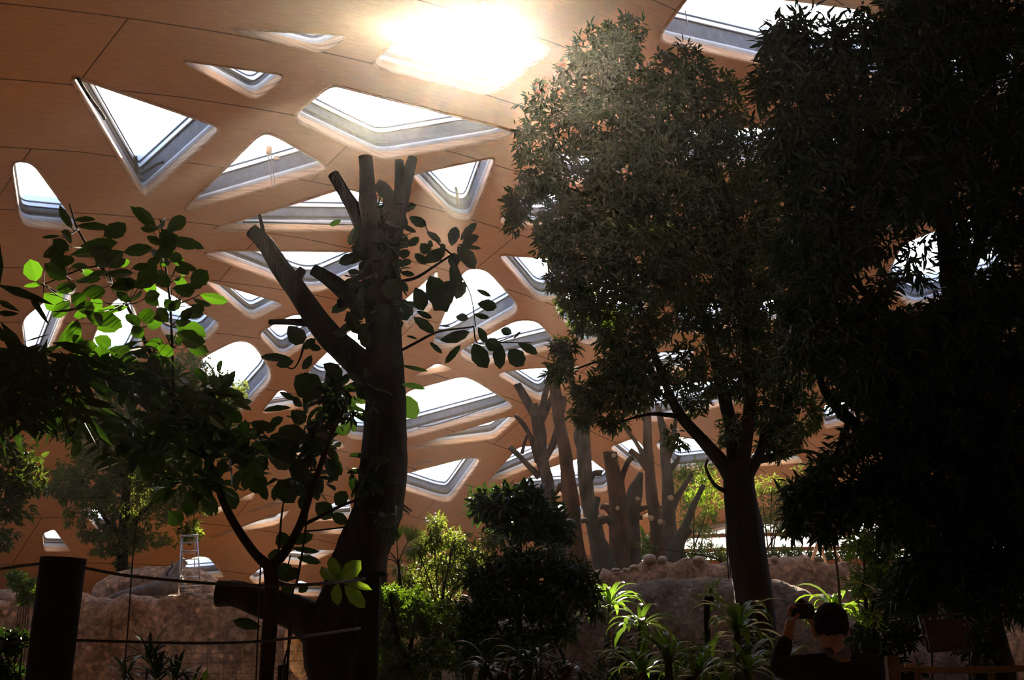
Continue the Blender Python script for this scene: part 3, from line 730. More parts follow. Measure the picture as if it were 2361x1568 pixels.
# ================================================================== fig sapling on the left (8 m)
Ys = 8.0
sap = plant_root('fig_sapling', 620, 1568, Ys, label='forked fig sapling whose broad green leaves glow in the sun', cat='tree')
stem('stem', to_ground(px_line([(612,1700,34),(614,1568,34),(622,1450,34),(626,1360,33),(624,1300,34)], Ys), 1.2), 'bark_dark', sap, sides=12, m=6, rough=.05)
for i, b in enumerate(([(626,1310,30),(590,1278,22),(545,1215,20),(512,1150,18),(490,1080,14),(440,1000,12),(395,910,10),(340,800,9),(290,700,8),(230,610,7),(180,530,5),(160,470,3)],
  [(622,1310,30),(655,1275,22),(690,1215,20),(715,1140,17),(740,1070,14),(765,1000,10),(790,950,7),(800,910,4)],
  [(400,905,8),(397,800,6),(392,700,6),(380,600,5),(372,520,4),(368,505,3)],
  [(230,612,5),(190,620,4),(150,635,4),(100,655,3),(82,645,2)],
  [(690,1215,9),(740,1190,8),(790,1165,7),(860,1140,6)],
  [(626,1340,10),(680,1350,8),(740,1345,6),(782,1340,4)],
  [(420,960,6),(330,930,5),(240,890,4),(170,880,3)], [(480,1060,7),(400,1020,5),(330,1000,4)], [(505,1130,7),(440,1110,5),(380,1120,4)])):
    stem('branch', px_line(b, Ys + (0, 0, -.1, .05, .1, .0, -.1, 0, .1)[i]), 'bark_dark', sap, sides=9, m=5, rough=.05, seed=i)
SAP = [(245,440,205,292,122),(290,455,168,472,32),(400,300,345,200,100),(440,190,345,300,100),(340,300,440,375,112),(415,100,495,165,85),(410,130,285,140,26),(490,80,405,-60,60),(500,20,650,20,52),(520,60,740,70,75),(705,135,835,55,105),(545,200,805,175,85),(610,260,720,225,65),(700,350,835,225,118),(480,345,605,330,55),(530,430,690,420,55),(550,370,640,392,52),(700,400,920,368,62),(1038,210,850,240,85),(1060,60,930,-70,62),(1080,80,955,75,60),(1075,60,1130,20,80),(1135,95,1265,0,98),(1000,130,1095,190,55),(1080,240,1200,165,95),(1190,140,1390,212,65),(1095,290,1000,310,70),(930,430,1070,330,95),(1140,270,1245,285,75),(1200,290,1340,375,65),(1200,350,1275,390,65),(1300,465,1412,365,118),(1300,490,1385,435,85),(1360,530,1555,575,78),(1310,555,1435,612,45),(1300,600,1392,640,65),(960,450,1065,495,75),(750,485,935,445,95),(560,510,720,510,98),(480,530,585,600,105),(520,475,390,485,85),(300,520,430,640,125),(430,520,310,600,90),(580,640,750,735,98),(660,770,825,700,140),(650,650,870,612,55),(860,660,945,745,85),(880,580,970,515,55),(980,560,1090,525,85),(940,660,1060,690,105),(500,705,400,910,98),(500,800,570,900,75),(545,850,655,915,95),(640,820,765,880,95),(500,680,600,650,65),(1070,620,1140,710,85),(1200,740,1400,810,125),(1240,650,1385,660,85),(1065,400,1150,480,95),(1090,330,1150,290,65),(1000,745,1100,715,85),(1120,560,1190,640,80),(650,930,515,980,42),(740,900,905,905,55),(1180,430,1280,480,85),(800,330,880,300,60),(620,560,690,620,80),(900,350,1010,330,55),(1250,830,1400,850,90),(1130,800,1230,880,80),(1010,840,1120,900,80),(870,480,800,420,60),(1160,240,1260,330,80),(1080,140,1180,90,70),(700,620,600,690,70),(1230,560,1150,640,70)]
rs = np.random.RandomState(77); lit = []; shade = []
for l in SAP: (shade if (rs.rand() < .5 or l[3] < 230) else lit).append(l)
for l in SAP:                                  # a second flush of leaves beside the first
    if rs.rand() < .5: dx, dy = rs.uniform(-70, 70), rs.uniform(-20, 110); shade.append((l[0]+dx, l[1]+dy, l[2]+dx+rs.uniform(-50, 50), l[3]+dy+rs.uniform(-40, 40), l[4]))
px_leaves('foliage', lit, Ys, 'leaf_ficus', sap, c4, 1/2.951, seed=11, dY=.25, tilt=.8)
px_leaves('foliage', shade, Ys-1.9, 'leaf_ficus', sap, c4, 1/2.951, seed=14, dY=.2, tilt=.8)
BR = [(626,1310),(545,1215),(490,1080),(440,1000),(395,910),(365,850),(340,800),(315,750),(290,700),(260,655),(230,610),(205,570),(180,530),(400,905),(398,850),(397,800),(394,750),(392,700),(386,650),(380,600),(376,560),(372,520),(190,620),(150,635),(100,655)]
tl_ = []
for l in lit + shade:
    x, y = c4(l[0], l[1]); q_ = min(BR, key=lambda b_: (b_[0]-x)**2 + 2.0*(b_[1]-y-18)**2); yy = Ys - (1.9 if l in shade else 0)
    if (q_[0]-x)**2 + (q_[1]-y)**2 < 90**2: tl_.append(px_line([(q_[0], q_[1], 3.0), ((q_[0]+x)/2, (q_[1]+y)/2+5, 2.4, (yy-Ys)*.5), (x, y, 2.0, yy-Ys)], Ys))
stems('twigs', tl_, 'bark_dark', sap, sides=4, m=3, cut='bark_dark')
SAPC = [(782,1340,760,1283,26),(784,1336,833,1294,36),(788,1342,857,1355,20),(780,1345,775,1397,28),(794,1350,842,1402,30),(775,1338,740,1308,34),(783,1335,772,1322,12)]
px_leaves('leaf_cluster', SAPC, Ys, 'leaf_bright', sap, seed=12, dY=.03, tilt=.4)
whorl_cloud('foliage', [(*q_[:6], int(q_[6]*1.7)) for q_ in [(350,860,110,70,Ys,.4,26),(430,960,120,80,Ys,.4,30),(240,830,90,50,Ys,.35,14),(320,1010,140,70,Ys,.4,26),(540,1040,80,60,Ys,.4,18),(440,1100,90,50,Ys,.4,13),(500,900,60,50,Ys,.3,9),(200,960,90,60,Ys,.4,10)]],
  'leaf_ficus', sap, .145, .078, k=4, tpl='oval', droop=.5, spread=1.1, seed=13, curl=.08)
# bare whippy shoots beside it
for i, l in enumerate(([(640,1568,3),(655,1400,3),(640,1300,4),(655,1180,3),(655,1130,2)], )):
    pass
for lab, l in (('thin bare shoot rising in front of the sapling fork', [(628,1400,7),(640,1300,6),(648,1200,5),(655,1150,3)]),
               ('thin dark vine hanging below the leafy sapling branch', [(668,1440,6),(685,1340,6),(702,1240,5),(712,1140,4),(722,1020,3)])):
    o = stem('bare_shoot', to_ground(px_line(l, 9.0)), 'bark_dark', None, sides=6, m=5); tag(o, lab, 'shoot')

# ================================================================== small-leaved tree behind the left wall (32 m)
Yt = 31.8
tr = plant_root('small_leaved_tree', 282, 1350, Yt, label='sunlit small-leaved tree with a dark slim trunk behind the left rock wall', cat='tree')
stem('trunk', to_ground(px_line([(284,1352,34),(282,1290,26),(288,1200,24),(292,1100,20),(300,1000,16),(312,900,12),(320,840,8)], Yt)), 'bark_dark', tr, sides=10, rough=.06)
for i, b in enumerate(([(286,1250,14),(240,1190,10),(200,1120,7),(160,1080,4)], [(288,1230,14),(340,1170,10),(390,1120,8),(440,1090,4)], [(290,1120,12),(250,1040,8),(215,980,5)], [(294,1080,12),(360,1000,9),(420,930,6),(470,880,4)], [(318,850,8),(330,790,16),(318,700,26),(322,740,22)])[:4]):
    stem('branch', px_line(b, Yt), 'bark_dark', tr, sides=6, seed=i)
whorl_cloud('foliage', [(*q_[:6], int(q_[6]*1.7)) for q_ in [(300,1150,120,80,Yt,1.4,260),(220,1110,110,70,Yt,1.3,200),(150,1120,55,50,Yt,.8,60),(390,1120,100,70,Yt,1.3,170),(330,1030,160,80,Yt,1.6,330),(240,1000,110,80,Yt,1.3,190),(430,1000,110,80,Yt,1.4,230),(350,930,170,70,Yt,1.5,300),(480,900,80,60,Yt,1.0,110),(540,905,34,40,Yt,.6,26),(300,870,120,45,Yt,1.1,120),(420,850,80,40,Yt,1.0,75),(500,960,60,60,Yt,1,80),(285,1240,75,40,Yt,.9,90),(220,1235,50,18,Yt,.6,26),(345,1245,70,20,Yt,.7,34),(440,1225,36,30,Yt,.5,34),(455,1170,30,30,Yt,.5,18),(250,1270,60,16,Yt,.6,26),(180,1190,40,30,Yt,.6,22),(280,1300,22,22,Yt,.3,10),(455,815,30,22,Yt,.4,8),(270,812,30,14,Yt,.4,8)]],
  'leaf_small', tr, .12, .055, k=11, tpl='small', droop=.25, spread=1.2, seed=21, tw=130, up=.2)

# far left: tree with lobed leaves behind, and the drooping long-leaved plant in front
tl = plant_root('broad_crowned_tree', -60, 1350, 18, label='dark leafy tree cut by the left picture edge above the lit bush', cat='tree')
stem('trunk', to_ground(px_line([(-70,1400,40),(-60,1200,34),(-40,1050,26),(-20,900,14)], 18)), 'bark_dark', tl, sides=8)
whorl_cloud('foliage', [(20,1060,90,60,18,.8,70),(60,1110,50,40,18,.6,34),(20,1160,60,50,18,.6,44),(0,1230,40,40,18,.5,22),(-20,1000,80,80,18,.8,50)], 'leaf_crown', tl, .13, .07, k=8, seed=23, tw=30, bark='bark_dark')
dr = plant_root('drooping_plant', -60, 1200, 4.8, label='dark long-leaved plant drooping in from the left edge below the slanting skylight', cat='plant')
stem('stem', to_ground(px_line([(-60,1500,30),(-50,1300,28),(-40,1100,26),(-20,950,20),(20,880,12),(80,890,8),(150,905,5)], 4.8)), 'bark_dark', dr, sides=8)
LL = [(-20,730,112,930,24),(-10,655,120,700,20),(0,560,-12,700,22),(60,668,115,752,14),(-10,720,45,725,16),(112,720,215,712,7),(-10,690,45,718,14),(0,780,112,835,26),(10,860,118,900,30),(50,790,120,768,4)]
px_leaves('long_leaves', LL, 4.8, 'leaf_dark', dr, seed=24, tpl='lance', dY=.1)
rs = np.random.RandomState(31); L2 = []
for i in range(300):
    bx = rs.uniform(-60, 190); by = 820 + rs.uniform(-30, 130) + max(0, (60-bx))*.1; a = rs.uniform(.1, 1.5); l = rs.uniform(60, 125)
    L2.append((bx, by, bx+l*math.cos(a)*rs.choice([1, 1, -1]), by + l*math.sin(a), rs.uniform(9, 16)))
for x, y, t, u, w in ((110,780,65,900,22),(0,740,70,840,24),(20,880,60,800,20),(-20,760,60,800,26),(-10,800,80,850,30),(170,900,235,1020,12),(130,900,150,1000,14),(190,905,230,940,10)): L2.append((x, y, t, u, w))
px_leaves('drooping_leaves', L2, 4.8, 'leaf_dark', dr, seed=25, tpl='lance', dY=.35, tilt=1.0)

# lit bush beside the round post; dark bush in the corner
b = plant_root('lit_bush', 55, 1390, 24, label='small bright leafy bush lit by the sun just left of the black post', cat='bush')
stems('stem', [to_ground(px_line([(55+k*6,1400,3),(50+k*12,1350,2)], 24)) for k in range(-2, 3)], 'bark_brown', b, sides=4, m=2)
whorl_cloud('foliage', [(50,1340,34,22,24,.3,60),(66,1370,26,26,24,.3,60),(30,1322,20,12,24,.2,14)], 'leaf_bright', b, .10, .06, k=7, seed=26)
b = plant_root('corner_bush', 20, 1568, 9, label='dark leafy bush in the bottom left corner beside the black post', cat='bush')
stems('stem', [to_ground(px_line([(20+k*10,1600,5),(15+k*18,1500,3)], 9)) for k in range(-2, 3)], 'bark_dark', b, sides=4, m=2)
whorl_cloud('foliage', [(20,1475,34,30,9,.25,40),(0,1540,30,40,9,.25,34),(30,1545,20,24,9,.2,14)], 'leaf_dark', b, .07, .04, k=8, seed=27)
b = plant_root('palm_lily', 330, 1700, 10, label='dark spiky-leaved plant low before the left rock wall', cat='plant')
stems('stem', [to_ground(px_line([(330+k*8,1640,6),(340+k*45,1540-abs(k)*-12,4)], 10)) for k in (-1, 0, 1)], 'bark_dark', b, sides=5, m=2)
for i, (px, py, n, l) in enumerate(((345,1515,20,.30),(405,1560,20,.28),(290,1560,18,.26),(360,1560,20,.28),(440,1590,14,.24))):
    rosette('leaf_tuft', P(px, py, 10+.2*(i % 3)), n, l, .034, 'leaf_dark' , b, seed=i+40, rise=(.0, 1.5), droop=.5)
b = plant_root('bamboo_shoot', 465, 1620, 9, label='single pointed green leaf shoot lit at the bottom beside the dark spiky plant', cat='plant')
px_leaves('blade', [(462,1590,478,1540,12),(455,1600,448,1560,9),(470,1600,492,1565,8)], 9, 'leaf_bright', b, seed=3, tpl='lance', dY=.02)
stem('stem', to_ground(px_line([(463,1600,4),(462,1585,3)], 9)), 'bark_green', b, sides=5, m=2)
# ================================================================== row of pruned trunks behind the back wall
SCARS = {1: [(1272,1190,13)], 5: [(1415,1050,11), (1424,1172,10)], 7: [(1501,1195,14), (1522,1203,13), (1470,1150,10)], 8: [(1546,1148,14), (1521,1180,10)], 3: [(1384,1190,11)]}
def pruned(name, lab, Y, trunk, branches, bark='bark_brown', seed=0, flute=.02, base=None):
    t = px_line(trunk, Y); r = empty(name, (t[0][0], t[0][1], on_ground(t[0][0], t[0][1])), label=lab, cat='tree')
    stem('trunk', to_ground(t, 1.3), bark, r, sides=18, m=6, rough=.12, seed=seed, flute=flute)
    for i, bb in enumerate(branches): stem('branch', px_line(bb, Y), bark, r, sides=10, m=4, rough=.13, seed=seed*7+i)
    for (sx, sy, sw) in SCARS.get(seed, ()): stem('sawn_stub', px_line([(sx+4, sy+3, sw*1.3, 0), (sx, sy, sw, -.42)], Y), bark, r, sides=10, m=2, rough=.05, seed=seed)
    return r
pruned('pruned_tree', 'pruned tree with many upright sawn forks, first of the trunk row', 34.6, [(1290,1330,44),(1280,1232,34),(1267,1137,29),(1256,1085,29),(1246,1041,28),(1244,1000,29),(1238,960,26)],
 [[(1238,965,24),(1222,940,18),(1200,905,11),(1187,887,9)],[(1240,960,20),(1218,925,16),(1196,884,9)],[(1240,970,20),(1252,930,14),(1262,890,13),(1268,868,11)],[(1246,970,22),(1268,925,14),(1285,880,11),(1290,850,12)],[(1237,960,16),(1237,940,10),(1236,930,9)],
  [(1242,1065,18),(1224,1010,11),(1208,980,11),(1188,958,10)],[(1244,1100,18),(1215,1070,13),(1195,1050,12),(1176,1030,12)],[(1203,1046,8),(1210,1020,8),(1216,1004,8)],[(1252,1065,22),(1272,1030,16),(1284,995,16),(1296,960,10)]], 'bark_grey', 1)
pruned('pruned_tree', 'tallest bare trunk of the row, split bark and leaves at its top', 33, [(1338,1335,66),(1324,1250,44),(1316,1150,40),(1306,1073,32),(1296,1005,27),(1286,940,26),(1279,895,24),(1273,850,19)],
 [[(1312,1150,22),(1295,1120,18),(1286,1130,12),(1278,1142,10)],[(1292,960,20),(1297,935,17),(1299,914,14)]], 'bark_brown', 2)
pruned('pruned_tree', 'grey mottled trunk with a short knob-ended side stub', 35.4, [(1396,1325,56),(1383,1270,44),(1366,1200,37),(1354,1137,33),(1346,1050,32),(1346,1000,27),(1356,970,15),(1374,940,8)],
 [[(1354,1120,20),(1366,1096,13),(1378,1090,14),(1388,1092,14)],[(1344,1050,18),(1330,1010,14),(1333,985,11)]], 'bark_grey', 3)
pruned('leaning_stump', 'dark mossy leaning stump with a sawn upright stub', 32.3, [(1402,1325,44),(1390,1270,34),(1370,1225,26),(1367,1190,20),(1374,1165,17),(1378,1146,14)],
 [[(1372,1220,26),(1382,1204,20),(1400,1198,17),(1412,1206,20)],[(1366,1210,18),(1350,1200,12),(1340,1204,10)]], 'bark_green', 4)
pruned('pruned_tree', 'thick flat-topped sawn stump in the middle of the row', 33.6, [(1430,1335,48),(1428,1232,43),(1424,1170,42),(1417,1105,40),(1408,1060,33),(1407,1043,33)],
 [[(1420,1190,26),(1400,1172,16),(1384,1168,13)],[(1428,1130,30),(1434,1100,16),(1448,1065,13),(1460,1054,12)],[(1430,1180,18),(1424,1174,12),(1422,1170,11)]], 'bark_brown', 5)
pruned('pruned_tree', 'dark grey trunk with a dead horizontal arm', 35, [(1464,1325,36),(1461,1232,26),(1460,1190,30),(1462,1140,34),(1472,1110,22),(1478,1090,12)],
 [[(1458,1180,20),(1500,1168,7),(1540,1172,6),(1556,1178,5)],[(1462,1200,20),(1474,1194,10),(1481,1194,10)]], 'bark_grey', 6)
pruned('pruned_tree', 'tall brown trunk crossing the rightmost skylights with sawn scars', 33.4, [(1518,1320,44),(1517,1232,33),(1508,1180,30),(1503,1137,27),(1497,1073,24),(1493,1008,22),(1490,940,18),(1482,880,13),(1476,840,8)],
 [[(1494,1080,18),(1470,1052,13),(1452,1038,14)],[(1490,1060,15),(1466,1020,10),(1444,990,10),(1432,962,8)],[(1508,1150,14),(1510,1132,12),(1506,1122,12)]], 'bark_brown', 7)
pruned('pruned_tree', 'dark forked trunk, last of the row before the green shrubs', 35, [(1546,1315,38),(1545,1232,32),(1541,1160,28),(1538,1105,24),(1534,1050,22),(1531,1008,21),(1524,970,17),(1514,930,10)],
 [[(1540,1080,22),(1556,1072,12),(1566,1052,8)],[(1536,1060,20),(1550,1020,14),(1556,980,10),(1560,950,7)],[(1544,1180,22),(1566,1140,14),(1596,1092,10)]], 'bark_grey', 8)
pruned('leaning_log', 'slanting sawn log leaning right before the green shrubs', 32.2, [(1552,1290,34),(1568,1240,26),(1584,1205,18),(1602,1160,14),(1622,1118,11)], [[(1572,1290,22),(1568,1260,20),(1576,1240,19),(1592,1222,17)]], 'bark_green', 9)
# pale sawn faces on the trunks are the cut ends of the branches above

# ================================================================== shrubs beyond
def shrub(name, lab, Y, blobs, mat, L, Wd, k, seed, base, n=5, tpl='hex', cat='shrub', droop=.35, tw=None, curl=.25, bark='bark_dark', spread=1.0, up=.4):
    r = plant_root(name, base[0], base[1], Y, label=lab, cat=cat)
    rs = np.random.RandomState(seed); sl = []
    for i in range(n):
        bl = blobs[rs.randint(len(blobs))]; q = [(base[0]+rs.uniform(-12, 12), base[1], 150/Y), ((base[0]*2+bl[0])/3+rs.uniform(-10, 10), (base[1]+bl[1])/2, 110/Y), (bl[0], bl[1], 60/Y)]
        sl.append(to_ground(px_line(q, Y + rs.uniform(-.2, .2))))
    stems('stem', sl, bark, r, sides=5, m=3, cut=bark)
    whorl_cloud('foliage', [(*b[:4], Y, *b[4:]) for b in blobs], mat, r, L, Wd, k=k, tpl=tpl, seed=seed, droop=droop, tw=tw, curl=curl, bark=bark, spread=spread, up=up)
    return r
shrub('bamboo_shrub', 'sunlit narrow-leaved shrub behind the last pruned trunks', 38, [(1590,1120,50,50,.8,90),(1620,1090,40,40,.8,60),(1600,1180,50,50,.8,80),(1640,1150,30,60,.8,50),(1570,1080,30,30,.6,30),(1620,1240,40,36,.7,44),(1600,1272,50,18,.6,24)], 'leaf_bright', .16, .04, 8, 51, (1600,1290))
shrub('bamboo_shrub', 'bushy sunlit shrub behind the dark crown trunk', 38, [(1760,1160,70,50,.9,120),(1800,1200,60,40,.9,80),(1720,1200,40,50,.8,60),(1840,1150,40,50,.8,46),(1780,1120,60,30,.8,50),(1860,1090,30,50,.7,26)], 'leaf_small', .16, .04, 8, 52, (1770,1290))
shrub('low_plant', 'low bright yellow-green plant on top of the sunlit rock wall', 32, [(1660,1282,22,10,.2,14),(1490,1262,26,14,.3,10)], 'leaf_bright', .14, .05, 6, 53, (1660,1296), n=2, cat='plant')
# broken pale wood
o = empty('broken_branches', tuple(P(1895,1300,32)), label='pale broken forked branches standing on the rock wall top', cat='branches')
for i, b in enumerate(([(1872,1292,8),(1884,1258,9),(1896,1225,8),(1902,1206,6)], [(1905,1300,6),(1892,1260,7),(1886,1240,6)], [(1895,1232,10),(1912,1230,9),(1924,1238,6)], [(1900,1255,5),(1925,1270,5),(1944,1300,4)])):
    stem('branch', px_line(b, 32), 'dry_wood', o, sides=7, seed=i)

# ================================================================== the big crown tree (20 m)
Yc = 20.0
cr = plant_root('crown_tree', 1720, 1400, Yc, label='big dark tree with a forked aerial-rooted trunk and a wide dense crown', cat='tree')
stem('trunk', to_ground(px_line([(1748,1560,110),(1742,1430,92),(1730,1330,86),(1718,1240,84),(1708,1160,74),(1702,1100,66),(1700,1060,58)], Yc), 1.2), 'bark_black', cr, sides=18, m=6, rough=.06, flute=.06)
CB = ([(1700,1120,50),(1660,1060,34),(1615,1010,28),(1570,960,24),(1540,900,20),(1510,820,16),(1480,720,12),(1460,600,8)],
      [(1700,1080,46),(1690,1000,34),(1670,920,30),(1650,820,26),(1610,700,20),(1560,580,16),(1500,450,10),(1440,300,6),(1420,160,4)],
      [(1706,1080,44),(1722,1000,30),(1730,900,26),(1720,780,20),(1700,640,16),(1690,500,12),(1640,350,8)],
      [(1712,1110,40),(1750,1050,24),(1765,1000,20),(1800,950,16),(1850,880,12)],
      [(1745,1060,22),(1790,1055,15),(1850,1040,10),(1900,1050,6)],
      [(1690,1140,14),(1650,1120,9),(1628,1080,7),(1632,1058,5)],
      [(1570,960,14),(1500,955,8),(1440,970,5),(1400,990,3)],
      [(1545,900,12),(1480,850,8),(1400,830,6),(1330,850,4)],
      [(1610,700,14),(1500,640,9),(1400,600,7),(1300,600,5)],
      [(1560,580,12),(1440,500,8),(1330,440,6),(1240,420,4)])
for i, b in enumerate(CB):
    b = [(*q, 1.5*math.sin(i*2.1)*j/len(b)) for j, q in enumerate(b)]
    stem('branch', px_line(b, Yc), 'bark_black', cr, sides=9, m=4, rough=.06, seed=i+70)
stems('aerial_root', [px_line([(x0,1090+k*4,3),(x0+6*s,1150,3),(x1,1230+k*9,2.5),(x1+4,1330+k*6,2)], Yc-.35) for k, (x0, x1, s) in enumerate(((1684,1680,-1),(1680,1676,1),(1690,1686,0),(1728,1748,1),(1734,1752,-1),(1722,1740,0)))], 'bark_black', cr, sides=4, m=3)
CR = [(1420,120,70,60,1.0,60),(1380,200,80,60,1.2,80),(1450,200,80,70,1.4,90),(1560,180,90,50,1.2,80),(1640,250,100,70,1.6,130),(1530,270,110,70,1.8,150),(1400,300,110,70,1.8,160),(1290,310,70,60,1.2,70),(1250,400,55,50,1.0,46),
 (1330,420,90,60,1.6,80),(1440,400,110,60,1.8,130),(1560,370,120,60,1.8,130),(1700,370,110,80,1.8,150),(1200,470,40,40,.6,20),(1300,520,80,60,1.4,110),(1420,500,110,70,1.8,190),(1560,490,120,70,2.0,200),(1700,500,120,80,2.0,190),
 (1270,560,55,50,1.0,56),(1360,600,100,60,1.6,150),(1480,600,110,60,1.8,150),(1620,610,120,70,2.0,180),(1740,620,100,80,1.8,150),(1320,670,50,40,1.0,56),(1400,700,90,50,1.4,110),(1350,730,50,30,.9,34),(1560,720,90,50,1.6,70),(1690,740,90,60,1.6,110),(1790,730,80,80,1.6,120),
 (1460,770,90,45,1.2,90),(1300,800,36,26,.6,26),(1290,850,44,26,.6,30),(1440,840,80,50,1.2,105),(1370,900,56,46,.9,60),(1450,910,70,45,1.1,72),(1350,950,40,34,.7,26),(1520,880,40,50,.9,26),(1580,850,60,60,1.2,40),(1650,860,70,60,1.3,66),(1740,860,80,70,1.5,100),(1820,850,70,80,1.5,100),
 (1410,970,50,24,.7,18),(1600,920,40,40,.8,16),(1760,960,60,40,1.1,44),(1840,960,60,60,1.2,60),(1270,640,20,20,.5,8),(1180,520,20,30,.4,6),(1560,1010,40,30,.6,10),(1690,990,50,40,.8,18),(1800,1020,50,36,1.0,36)]
whorl_cloud('foliage', [(*b[:4], Yc, b[4], int(b[5]*1.3)) for b in CR], 'leaf_crown', cr, .155, .052, k=10, tpl='hex', droop=.45, spread=1.0, seed=61, tw=260, curl=.2)

CRX = [(1250,240,60,50,1.0,40),(1210,320,40,60,.8,36),(1230,420,50,50,.8,40),(1195,480,44,40,.7,24),(1360,110,60,40,.8,44),(1440,75,60,34,.8,44),(1330,180,60,60,1.0,60),(1560,430,120,60,1.5,120),(1620,560,120,60,1.5,120),(1500,650,110,50,1.5,90),(1660,680,90,60,1.4,80),(1760,420,80,80,1.2,90),(1760,580,80,80,1.2,90),(1640,330,110,60,1.4,80),(1480,330,110,70,1.5,90)]
whorl_cloud('foliage', [(*b[:4], Yc+.3, *b[4:]) for b in CRX], 'leaf_crown', cr, .155, .052, k=10, tpl='hex', droop=.45, spread=1.0, seed=64, curl=.2)
# ================================================================== tall dark tree at the right edge (11 m)
Yd = 11.0
dk = plant_root('mango_tree', 2290, 1568, Yd, label='tall almost black long-leaved tree filling the right edge', cat='tree')
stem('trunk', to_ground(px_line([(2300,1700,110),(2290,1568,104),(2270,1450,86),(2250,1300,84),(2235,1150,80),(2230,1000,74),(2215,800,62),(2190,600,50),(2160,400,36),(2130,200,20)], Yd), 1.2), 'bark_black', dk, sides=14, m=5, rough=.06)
for i, b in enumerate(([(2240,1240,60),(2140,1120,44),(2040,1030,36),(1960,970,30),(1900,900,20),(1880,820,12)], [(2225,900,44),(2120,800,30),(2020,700,20),(1930,600,12),(1880,500,6)], [(2200,700,40),(2260,560,26),(2310,400,16),(2330,250,8)], [(2180,500,34),(2060,380,22),(1950,280,14),(1860,180,8),(1780,100,4)], [(2230,1100,44),(2300,950,28),(2350,800,18)], [(1960,970,18),(1930,1040,10),(1900,1110,7),(1860,1150,4)])):
    b = [(*q, .8*math.sin(i*2.3+1)*j/len(b)) for j, q in enumerate(b)]
    stem('branch', px_line(b, Yd), 'bark_black', dk, sides=9, m=4, rough=.06, seed=i+90)
DK = [(1790,90,50,44,.4,30),(1840,70,60,34,.5,34),(1800,150,60,50,.6,52),(1900,120,80,60,.7,60),(2000,80,90,50,.8,64),(2080,30,90,50,.8,90),(2200,30,100,50,.9,120),(2320,50,70,70,.9,90),(1760,200,30,40,.4,14),(1850,230,80,70,.8,74),(1960,230,80,70,.9,70),(2080,170,90,70,.9,100),(2210,170,100,80,1.0,150),(2320,220,80,90,.9,110),
 (1830,330,80,60,.8,70),(1940,340,80,60,.9,84),(2050,330,90,70,.9,120),(2180,320,100,80,1.0,150),(2300,370,80,90,1.0,100),(1880,440,90,70,.9,120),(2000,440,90,60,1.0,110),(2130,430,90,50,1.0,110),(2250,480,80,70,.9,70),(2340,500,50,80,.8,60),
 (1850,550,80,70,.9,120),(1950,560,70,70,1.0,110),(2040,560,34,40,.6,10),(2100,600,60,70,.8,16),(2200,580,34,60,.6,30),(2290,600,50,70,.8,16),(2345,660,50,70,.8,60),(1880,670,80,70,1.0,120),(1990,690,60,50,1.0,50),(2165,710,60,40,.9,50),(2250,700,80,70,.9,110),
 (1850,780,60,60,.8,56),(1950,790,80,60,1.0,110),(2070,780,90,60,1.0,140),(2190,800,90,70,1.0,150),(2320,800,80,90,.9,130),(1980,870,70,50,.9,70),(2090,890,90,70,1.0,130),(2220,920,90,80,1.0,150),(2330,930,70,80,.9,90),(2050,980,60,50,.8,66),(2150,1010,90,70,1.0,130),(2260,1050,90,80,1.0,130),(2340,1080,60,80,.8,66),
 (2050,1070,60,50,.7,60),(2140,1120,90,60,.9,120),(2250,1170,90,80,.9,120),(2340,1200,50,80,.8,60),(2000,1110,40,40,.5,26),(2080,1190,70,50,.7,70),(2180,1230,80,60,.8,90),(2290,1290,80,60,.7,80),(1900,1080,50,40,.5,30),(1850,1120,50,34,.5,26),(1880,1150,60,40,.5,40),(1840,1190,40,40,.5,22),(1900,1200,36,50,.5,24),(1950,1160,50,60,.6,44),(2000,1170,40,40,.5,24),
 (2150,1310,80,50,.7,84),(2230,1370,60,50,.6,60),(2100,1370,70,40,.6,60),(2340,1380,30,60,.5,24),(1960,1020,50,40,.6,30)] + [(2440, y, 90, 80, 1.1, 90) for y in range(0, 1400, 120)]
whorl_cloud('foliage', [(*b[:4], Yd, b[4], int(b[5]*1.35)) for b in DK], 'leaf_dark', dk, .155, .040, k=9, tpl='lance', droop=.65, spread=.9, seed=62, tw=160, curl=.25)

# ================================================================== shrubs at the right foot
shrub('lit_shrub', 'glossy shrub with pale sunlit leaves right of the rock wall', 15, [(1990,1250,50,34,.4,44),(2040,1300,60,44,.5,60),(1990,1340,40,40,.4,30),(2060,1380,60,40,.5,50),(2010,1420,50,30,.4,30),(2090,1330,50,50,.5,40),(2070,1240,50,40,.5,30)], 'leaf_strap', .13, .045, 7, 71, (2010,1480), n=6)
s = [(1920,1200,4),(1926,1280,5),(1934,1350,7),(1940,1450,8)]
o = stem('slim_sapling', to_ground(px_line(s[::-1], 16)), 'bark_green', None, sides=7); tag(o, 'slim mossy sapling stem left of the pale sunlit shrub', 'sapling')
shrub('dark_undergrowth', 'black undergrowth behind the sign board and the photographer', 9.5, [(2000,1480,60,40,.4,34),(2080,1450,60,40,.4,34),(2060,1540,60,30,.3,24),(2250,1480,50,50,.4,40),(1980,1550,50,30,.3,20)], 'leaf_dark', .10, .035, 8, 72, (2060,1600), n=5)

